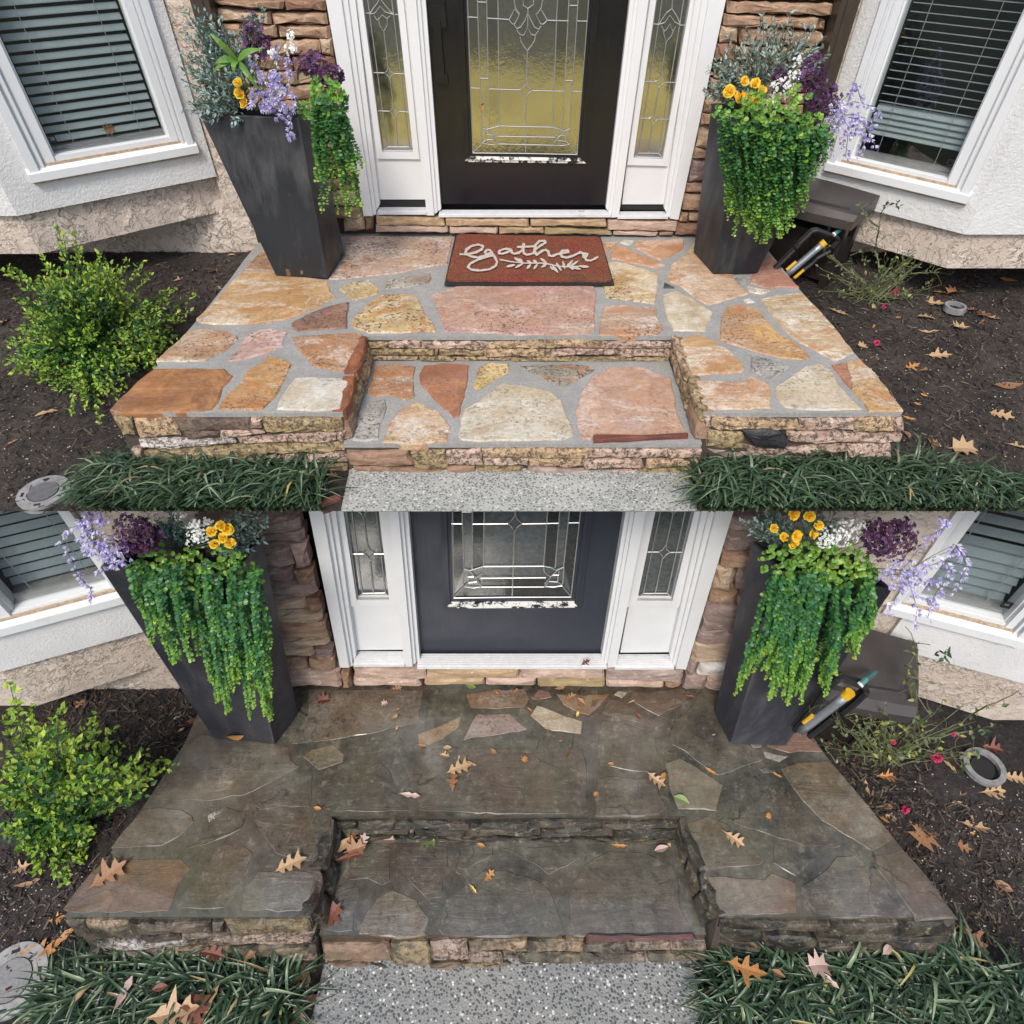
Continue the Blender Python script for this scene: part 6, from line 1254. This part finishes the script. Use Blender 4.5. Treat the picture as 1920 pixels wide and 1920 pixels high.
CW = {'tan': 'tan', 'brown': 'brown', 'orange': 'orange', 'red': 'dark red', 'green': 'green', 'pale': 'pale pinkish', 'yellow': 'yellow'}
SW = {'oak': 'lobed oak leaf', 'oval': 'oval leaf', 'star': 'pointed star shaped leaf', 'sliver': 'curled narrow leaf'}
SZ = {'UP': UP, 'UG': UG, 'LP': LP, 'LT': LT, 'LG': LG, 'UN': UG+.05, 'LN': LG+.16, 'LT2': LT+.05, 'LS': onY(*hap(HW,(990,398)), LY-.03*SL)[2]+.018*SL, 'US': onY(990,398, UY-.03*SU)[2]+.013*SU}
rl = random.Random(77)
def fall(x, y, L, ang, col, shape, surf, where, tilt=.25):
    z = SZ[surf]; P = onG(x, y, surf[0] == 'L', z-(LG if surf[0] == 'L' else UG)+.003) if surf in ('UG', 'LG', 'UN', 'LN') else onZ(x, y, z+.003); k = np.linalg.norm(P-CAM)/F; o = bpy.data.objects.new('fallen_leaf', leafmesh(shape, col, rl.randrange(6)))
    link(o, None, P); s_ = L*k*.78; o.scale = (s_, s_, s_*rl.uniform(.7, 1.2)); o.rotation_euler = (rl.uniform(-tilt, tilt), rl.uniform(-tilt, tilt)*.6, R(ang)+rl.uniform(-.3, .3)); o.location.z += s_*.03
    return tag(o, f'{CW[col]} {SW[shape]} {where}', 'leaf', 'fallen leaves')
for t in [
 (1572,586,42,-20,'tan','oak','UG','just below the upper rose bush'),(1637,575,20,60,'tan','oval','UG','under the stems of the upper rose bush'),(1747,570,46,-35,'tan','oak','UG','by the half buried upper drain ring'),(1787,552,34,20,'brown','star','UG','above the half buried upper drain ring'),
 (1762,550,28,5,'orange','oval','UG','left of the brown star leaf, upper right bed'),(1737,597,40,-15,'tan','oak','UG','below the drain ring in the upper right bed'),(1740,624,38,-25,'tan','sliver','UG','in the middle of the upper right bed'),(1798,616,36,15,'tan','star','UG','right of middle in the upper right bed'),
 (1683,597,15,0,'brown','oval','UG','left of the larger ones in the upper right bed'),(1638,612,20,70,'orange','sliver','UG','below the upper rose bush near a pink bud'),(1617,650,24,-30,'tan','star','UG','beside the striped stone edge of the clean porch'),(1634,671,10,20,'orange','oval','UG','tiny, near the striped stone of the clean porch'),
 (1760,668,46,-15,'tan','oak','UG','alone on bare soil, upper right bed'),(1709,688,34,0,'orange','oak','UG','above two others beside the clean porch corner'),(1736,698,28,-20,'brown','oak','UG','touching an orange oak leaf, upper right bed'),(1890,725,48,-8,'brown','oval','UG','big and flat at the right edge of the upper half'),
 (1732,742,15,-30,'orange','oval','UG','upper one of a small pair on the upper soil'),(1720,758,15,-30,'orange','oval','UG','lower one of a small pair on the upper soil'),(1876,780,44,-30,'tan','oak','UG','folded at the right edge above upper grass'),(1890,527,30,-25,'orange','oval','UG','under the upper bay at the far right'),
 (1833,538,14,10,'brown','oval','UG','small, under the upper bay corner'),(1822,582,24,10,'brown','oak','UG','first of the heap right of the drain ring'),(1842,590,26,80,'brown','star','UG','middle of the heap right of the drain ring'),(1862,598,26,-40,'tan','oak','UG','last of the heap right of the drain ring'),
 (1840,604,20,30,'brown','sliver','UG','in front of the leaf heap right of drain ring'),(1704,785,28,-35,'orange','sliver','UG','at the front right corner of the clean porch'),(1806,844,54,-10,'tan','star','UG','large and clean above the right upper grass'),(1752,834,34,40,'brown','oak','UG','at the back edge of the right upper grass'),
 (1908,838,40,-30,'tan','oak','UG','at the right edge above the upper grass'),(1700,815,26,70,'brown','oval','UG','leaning on the clean porch by the right grass'),
 (88,776,42,25,'tan','sliver','UG','on soil left of the clean porch corner'),(205,684,36,0,'brown','star','UG','under the bright upper shrub'),(337,525,24,20,'tan','oak','UG','on black mulch right of the upper shrub'),(400,511,24,10,'red','oval','UG','on black mulch near the clean porch edge'),(365,506,12,40,'tan','oval','UG','left of a red one on black mulch'),
 (412,541,18,-60,'tan','oak','UG','pressed against the left edge of the clean porch'),(468,473,16,20,'orange','oval','UG','at the stucco wall foot left of the black planter'),(434,479,16,0,'tan','oval','UG','at the stucco wall foot, second from the planter'),(294,466,20,20,'red','oval','UG','against the wall foot under the upper bay'),
 (8,605,30,80,'tan','oak','UG','at the left picture edge beside the upper shrub'),(186,850,14,10,'brown','oval','UG','small, above the left upper grass'),(22,830,24,30,'brown','sliver','UG','faint, above the upper drain cover'),(625,893,30,30,'brown','oak','UG','in the gap between left grass and upper path'),(608,920,26,-30,'brown','oval','UG','dark, in the gap beside the upper path'),(605,946,26,20,'orange','oak','UG','on brick edging beside the upper path'),(582,944,22,-40,'yellow','oval','UG','pale, among the ends of the left upper grass'),
 (1090,397,18,-10,'tan','sliver','US','on the aluminium threshold of the glossy door'),(1098,1243,27,20,'red','oak','LS','standing on the threshold of the dusty door'),
 (608,1313,32,15,'red','star','LP','alone near the left planter on the wet porch'),(722,1320,18,10,'pale','star','LP','on the wet porch below the left sidelight'),(746,1330,9,20,'orange','oval','LP','top of three in a line on the wet porch'),(742,1344,14,50,'tan','star','LP','middle of three in a line on the wet porch'),(745,1364,13,80,'tan','oval','LP','bottom of three in a line on the wet porch'),
 (797,1281,24,10,'red','star','LP','curled against the sill left of centre'),(744,1291,26,10,'brown','oak','LP','nearly black, under the sill by the left sidelight'),(883,1287,28,-10,'green','oval','LP','against the sill below the dusty door'),(933,1301,13,-30,'orange','oval','LP','on brown stone below the dusty door'),(968,1294,12,60,'orange','oval','LP','close to the sill below the dusty door'),
 (955,1283,14,70,'red','oval','LP','standing against the sill below the dusty door'),(1050,1291,26,10,'brown','sliver','LP','at the sill right of a reddish stone'),(1070,1308,30,30,'brown','oak','LP','wet and flat on a v shaped stone'),(1090,1316,26,-50,'brown','oval','LP','overlapping the wet one on the v shaped stone'),(1083,1339,14,70,'yellow','oval','LP','just above the cream stone'),(1026,1368,18,-20,'orange','sliver','LP','along the lower edge of the cream stone'),
 (993,1330,14,-30,'orange','sliver','LP','at the left tip of the cream stone'),(1184,1316,18,20,'tan','sliver','LP','below the right sidelight on the wet porch'),(1196,1341,18,-60,'red','oval','LP','right of the cream stone on the wet porch'),(1290,1306,30,-10,'red','sliver','LP','thin, near the right planter at the wall'),(1338,1378,8,0,'tan','oval','LP','tiny and pale at the right planter foot'),
 (792,1398,20,0,'orange','sliver','LP','under the leaf shaped tan stone'),(839,1402,20,0,'tan','oval','LP','upper of two left of the big oak leaf'),(834,1417,26,0,'tan','oak','LP','lower of two left of the big oak leaf'),(862,1441,58,8,'tan','oak','LP','largest of the wet heap at porch centre'),(850,1466,44,80,'brown','oak','LP','darkest of the wet heap at porch centre'),(860,1424,22,60,'tan','sliver','LP','sticking up from the heap at porch centre'),(884,1432,26,-20,'tan','sliver','LP','right arm of the heap at porch centre'),
 (926,1410,20,-40,'brown','oval','LP','curled, above the big bluish wet stone'),(984,1423,17,70,'orange','star','LP','in the middle of the big bluish wet stone'),(1066,1412,22,80,'red','sliver','LP','standing in the joint right of the big stone'),(1051,1389,9,0,'orange','oval','LP','tiny, below the cream stone'),(1146,1432,15,0,'orange','oval','LP','right of the joint on the wet porch'),(1118,1489,13,30,'orange','star','LP','close above the upper step edge'),
 (770,1491,44,5,'pale','sliver','LP','wavy, above the notch on the left'),(596,1516,18,0,'orange','oval','LP','beside the top corner of the notch'),(1230,1463,46,-25,'tan','oak','LP','beside the greenish cream pentagon stone'),(1243,1455,20,60,'orange','oval','LP','tucked over an oak leaf by the pentagon stone'),(1278,1501,36,-15,'green','oval','LP','on the lower tip of the pentagon stone'),(1332,1446,28,-45,'orange','sliver','LP','right of the pentagon stone'),(1456,1453,22,-15,'orange','sliver','LP','below the right planter on the wet porch'),(1441,1529,15,60,'orange','star','LP','alone on the right wing of the wet porch'),(1376,1573,46,-50,'tan','oak','LP','at the right rim of the notch'),
 (547,1621,64,30,'tan','oak','LP','large, on the left wing near the notch'),(205,1640,70,38,'brown','oak','LP','dark, on the corner slab of the wet porch'),(1265,1455,12,0,'brown','oval','LP','small, on top of the pentagon stone'),
 (662,1570,44,60,'brown','oak','LT2','top of the pile in the left corner of the step'),(668,1592,46,10,'brown','star','LT2','middle of the pile in the left corner of the step'),(655,1608,60,20,'red','sliver','LT2','under the pile in the left corner of the step'),(680,1580,40,80,'pale','oak','LT2','right side of the pile in the step corner'),(645,1585,36,40,'tan','oval','LT2','left side of the pile in the step corner'),(625,1712,48,60,'red','star','LT','big and wet by the left cheek of the step'),(597,1738,26,50,'orange','sliver','LT','under the red one by the left cheek'),
 (730,1576,50,-8,'pale','oval','LT','curled against the riser right of the pile'),(805,1577,44,5,'green','star','LT','flat on the step against the riser'),(828,1573,30,-20,'pale','oval','LT','behind the green one on the step'),(833,1562,20,-40,'orange','oval','LT','leaning on the riser above the green one'),(791,1571,12,20,'orange','oval','LT','tiny, left of the green one on the step'),(887,1563,17,40,'red','star','LT','crumpled at the riser centre'),(902,1585,19,-5,'orange','oval','LT','flat in front of the crumpled red one'),
 (1161,1586,34,-8,'orange','sliver','LT','on the step below the right riser'),(1240,1592,32,5,'pale','oval','LT','in the right corner of the step'),(1251,1577,26,-60,'tan','sliver','LT','standing in the right corner of the step'),(1236,1574,20,10,'green','oval','LT','in the right corner behind the pale one'),(917,1642,30,50,'orange','oak','LT','in the middle of the lower step'),(887,1667,22,-40,'yellow','sliver','LT','thin green yellow, lower step centre'),
 (1662,1458,40,0,'orange','oak','LG','brightest under the lower rose bush'),(1625,1478,30,80,'tan','sliver','LG','upright beside the wet porch right edge'),(1665,1513,24,0,'brown','oval','LG','below the orange one by the lower rose bush'),(1668,1531,24,-30,'tan','oak','LG','between porch edge and the lower pink bud'),(1732,1563,64,30,'brown','star','LG','largest on the right lower soil'),(1684,1551,14,0,'orange','oval','LG','small, between porch and largest brown star'),
 (1826,1551,52,-20,'tan','oak','LG','on bare soil right of the large brown star'),(1821,1563,13,0,'orange','oval','LG','tiny, under a tan oak leaf on the right soil'),(1802,1587,34,-30,'brown','oak','LG','lower right soil below the tan oak leaf'),(1862,1485,46,-5,'tan','oak','LG','below the open drain ring'),(1902,1460,40,-20,'tan','oak','LG','right of the open drain ring at the edge'),(1805,1487,20,30,'tan','oval','LG','curled, left of the one below the drain ring'),(1780,1436,28,-45,'tan','sliver','LG','between pink bloom and open drain ring'),(1860,1405,40,-10,'red','oak','LG','behind the open drain ring'),
 (1792,1506,22,0,'tan','sliver','LG','faint, mid right lower soil'),(1605,1484,16,0,'red','oval','LG','touching the right edge of the wet porch'),(1675,1563,30,-20,'red','sliver','LG','in the line along the wet porch edge'),(1632,1505,24,60,'orange','sliver','LG','second in the line along the porch edge'),(1655,1535,26,-50,'orange','sliver','LG','third in the line along the porch edge'),(1880,1662,30,-40,'brown','oval','LG','low at the right edge of the soil'),
 (41,1628,36,10,'tan','oak','LG','left of the lower shrub foot'),(55,1657,42,30,'tan','sliver','LG','below the lower shrub on the left'),(108,1722,28,20,'orange','oak','LG','near the front left corner of the wet porch'),(150,1320,24,60,'brown','oak','LG','under the lower bay in deep shade'),(360,1354,30,10,'red','oval','LG','on mulch left of the lower planter'),(340,1369,15,50,'tan','oval','LG','upright on mulch left of the lower planter'),(331,1347,12,30,'pale','oval','LG','small, on mulch left of the lower planter'),
 (110,1766,60,45,'orange','sliver','LG','long, beside the front left porch corner'),(76,1786,60,15,'orange','oak','LG','above the pale drain cover'),(173,1748,15,40,'orange','oval','LG','at the foot of the front left porch corner'),(137,1743,16,10,'orange','oval','LG','between corner and long orange leaf'),(102,1893,32,30,'red','star','LG','left of the lower left grass'),
 (400,1790,50,5,'red','oak','LN','in grass against the left lower risers'),(472,1789,26,40,'brown','oval','LN','round hole leaf against the left lower risers'),(331,1898,92,20,'tan','oak','LN','biggest in the left lower grass'),(372,1890,60,70,'red','star','LN','wet, beside the biggest in left lower grass'),(396,1880,56,75,'tan','sliver','LN','standing behind the biggest, left lower grass'),(234,1862,52,80,'pale','sliver','LN','upright in the left lower grass'),(300,1852,26,10,'red','oval','LN','small, mid left lower grass'),(156,1862,42,70,'tan','sliver','LN','at the left end of the lower left grass'),
 (556,1835,56,40,'brown','oak','LG','top of the pile beside the lower path'),(578,1832,44,80,'tan','sliver','LG','right side of pile beside the lower path'),(548,1858,44,-20,'brown','star','LG','middle of the pile beside the lower path'),(532,1868,32,-40,'tan','oak','LG','left end of the pile beside the lower path'),(557,1885,30,0,'orange','oval','LG','on brick edging beside the lower path'),(556,1906,40,-20,'pale','oval','LG','lowest beside the lower path'),
 (1398,1818,72,-30,'orange','oak','LN','largest in the right lower grass'),(1533,1811,46,10,'pale','star','LN','pinkish, on top of the right lower grass'),(1459,1826,26,-40,'brown','oval','LN','between the largest and the pinkish one'),(1556,1838,36,-50,'pale','sliver','LN','below the pinkish one in right grass'),(1786,1762,46,40,'brown','oval','LG','left of two at the front right porch corner'),(1824,1764,58,-50,'brown','oak','LG','right of two at the front right porch corner'),(1662,1780,26,50,'pale','oval','LN','leaning on the right lower risers'),(1734,1768,26,30,'brown','oval','LN','at the right lower risers near the corner')]:
    fall(*t)
# leaves that cling to upright things
def stuck(P, n, L, col, shape, label, ang):
    o = bpy.data.objects.new('fallen_leaf', leafmesh(shape, col, 1)); n = Vector(nrm(n)); link(o, None, np.array(P)+np.array(n)*.004); q = n.to_track_quat('Z', 'Y'); o.rotation_mode = 'QUATERNION'; o.rotation_quaternion = q @ Vector((0, 0, 1)).rotation_difference(Vector((0, 0, 1))) @ Matrix.Rotation(R(ang), 4, 'Z').to_quaternion(); o.scale = (L, L, L*.6); tag(o, label, 'leaf', 'fallen leaves')
P, n = pLL['onface']((442,1379)); stuck(P, n, .115, 'orange', 'oval', 'rusty orange oval leaf stuck low on the left lower planter', 20)
stuck(onY(904,201,UY+.018), (0,-1,0), .026, 'orange', 'oval', 'small orange leaf caught on the leaded door glass', 60)
q = bUL; uq = .33; stuck(q['pl'](uq, onP(183,243,q['e1']-q['out']*.05,q['out'])[2], -.045), q['out'], .05, 'brown', 'star', 'brown leaf caught inside the left upper window', 10)

# ------------------------------------------------------------------ litter in the beds, brick edging
def mulch(lower, regs, n, label, seed):
    S, Zg = (SL, LG) if lower else (SU, UG); r = random.Random(seed); mb = MB()
    for (x0, y0, x1, y1), k in regs:
        for _ in range(int(n*k)):
            q = onG(r.uniform(x0, x1), r.uniform(y0, y1), lower, r.uniform(.0, .012)*S); d = nrm((r.gauss(0, 1), r.gauss(0, 1), r.gauss(0, .3))); L = r.uniform(.006, .030)*S*r.uniform(.5, 1.); w_ = nrm(np.cross(d, (0, 0, 1)))*r.uniform(.0015, .005)*S; h = np.array((0, 0, r.uniform(.001, .004)*S)); c = vary(r.choice([(.02,.014,.011),(.035,.024,.018),(.06,.042,.03),(.012,.010,.009),(.10,.075,.055)]), r, .3)
            mb.add([q-d*L-w_, q-d*L+w_, q+d*L+w_*.6, q+d*L-w_*.6, q+h], [(0,1,4),(1,2,4),(2,3,4),(3,0,4)], c)
    g = G('bark_chips'); a = g.t.nodes.new('ShaderNodeAttribute'); a.attribute_name = 'Col'; g.fin(a.outputs[0], .8)
    o = mb.build('bark_mulch', g.m, None, False, 'stuff', color=True); o['label'] = label
mulch(False, [((0,455,500,640),.42),((1480,470,1920,660),.34),((0,640,240,960),.14),((1640,660,1920,880),.18)], 5200, 'dark bark mulch scattered round the upper porch', 101)
mulch(True, [((60,1290,400,1480),.3),((1500,1370,1750,1620),.28),((0,1480,240,1880),.24),((1640,1500,1920,1800),.3)], 4600, 'dark bark mulch scattered round the lower porch', 102)
BRICKM = plain('dark_red_brick', (.13,.05,.035), .85, .3, 40, .5)
for zz, S, pts in ((UG, SU, [(596,938,634,926,640,934,602,948)]), (LG, SL, [(545,1868,596,1864,594,1880,545,1886)])):
    for k, q in enumerate(pts):
        P = [onZ(q[i], q[i+1], zz+.012*S) for i in (0, 2, 4, 6)]; m = MB(); m.prism(P, (0, 0, -.04)); o = m.build('brick', BRICKM); tag(o, 'dark red edging brick beside the '+('lower' if S == SL else 'upper')+' concrete path', 'brick', 'edging bricks')
def pebbles(lower, n, seed):
    S, Zg = (SL, LG) if lower else (SU, UG); r = random.Random(seed); mb = MB()
    for _ in range(n):
        x, y = (r.uniform(0, 280), r.uniform(700, 950)) if r.random() < .4 else (r.uniform(1600, 1920), r.uniform(560, 860))
        if lower: x, y = (r.uniform(0, 180), r.uniform(1600, 1800)) if r.random() < .4 else (r.uniform(1640, 1920), r.uniform(1450, 1780))
        q = onG(x, y, lower, .006*S); k = r.uniform(.0015, .0045)*S; c = vary(r.choice([(.35,.30,.25),(.2,.17,.14),(.5,.46,.4)]), r)
        V = [q+np.array(v)*k*r.uniform(.7, 1.2) for v in ((1,0,0),(-1,0,0),(0,1,0),(0,-1,0),(0,0,.8),(0,0,-.8))]; mb.add(V, [(0,2,4),(2,1,4),(1,3,4),(3,0,4),(2,0,5),(1,2,5),(3,1,5),(0,3,5)], c)
    g = G('pale_grit'); a = g.t.nodes.new('ShaderNodeAttribute'); a.attribute_name = 'Col'; g.fin(a.outputs[0], .8); o = mb.build('grit', g.m, None, False, 'stuff', color=True); o['label'] = 'pale grit scattered on the '+('lower' if lower else 'upper')+' soil'
pebbles(False, 500, 5); pebbles(True, 500, 6)
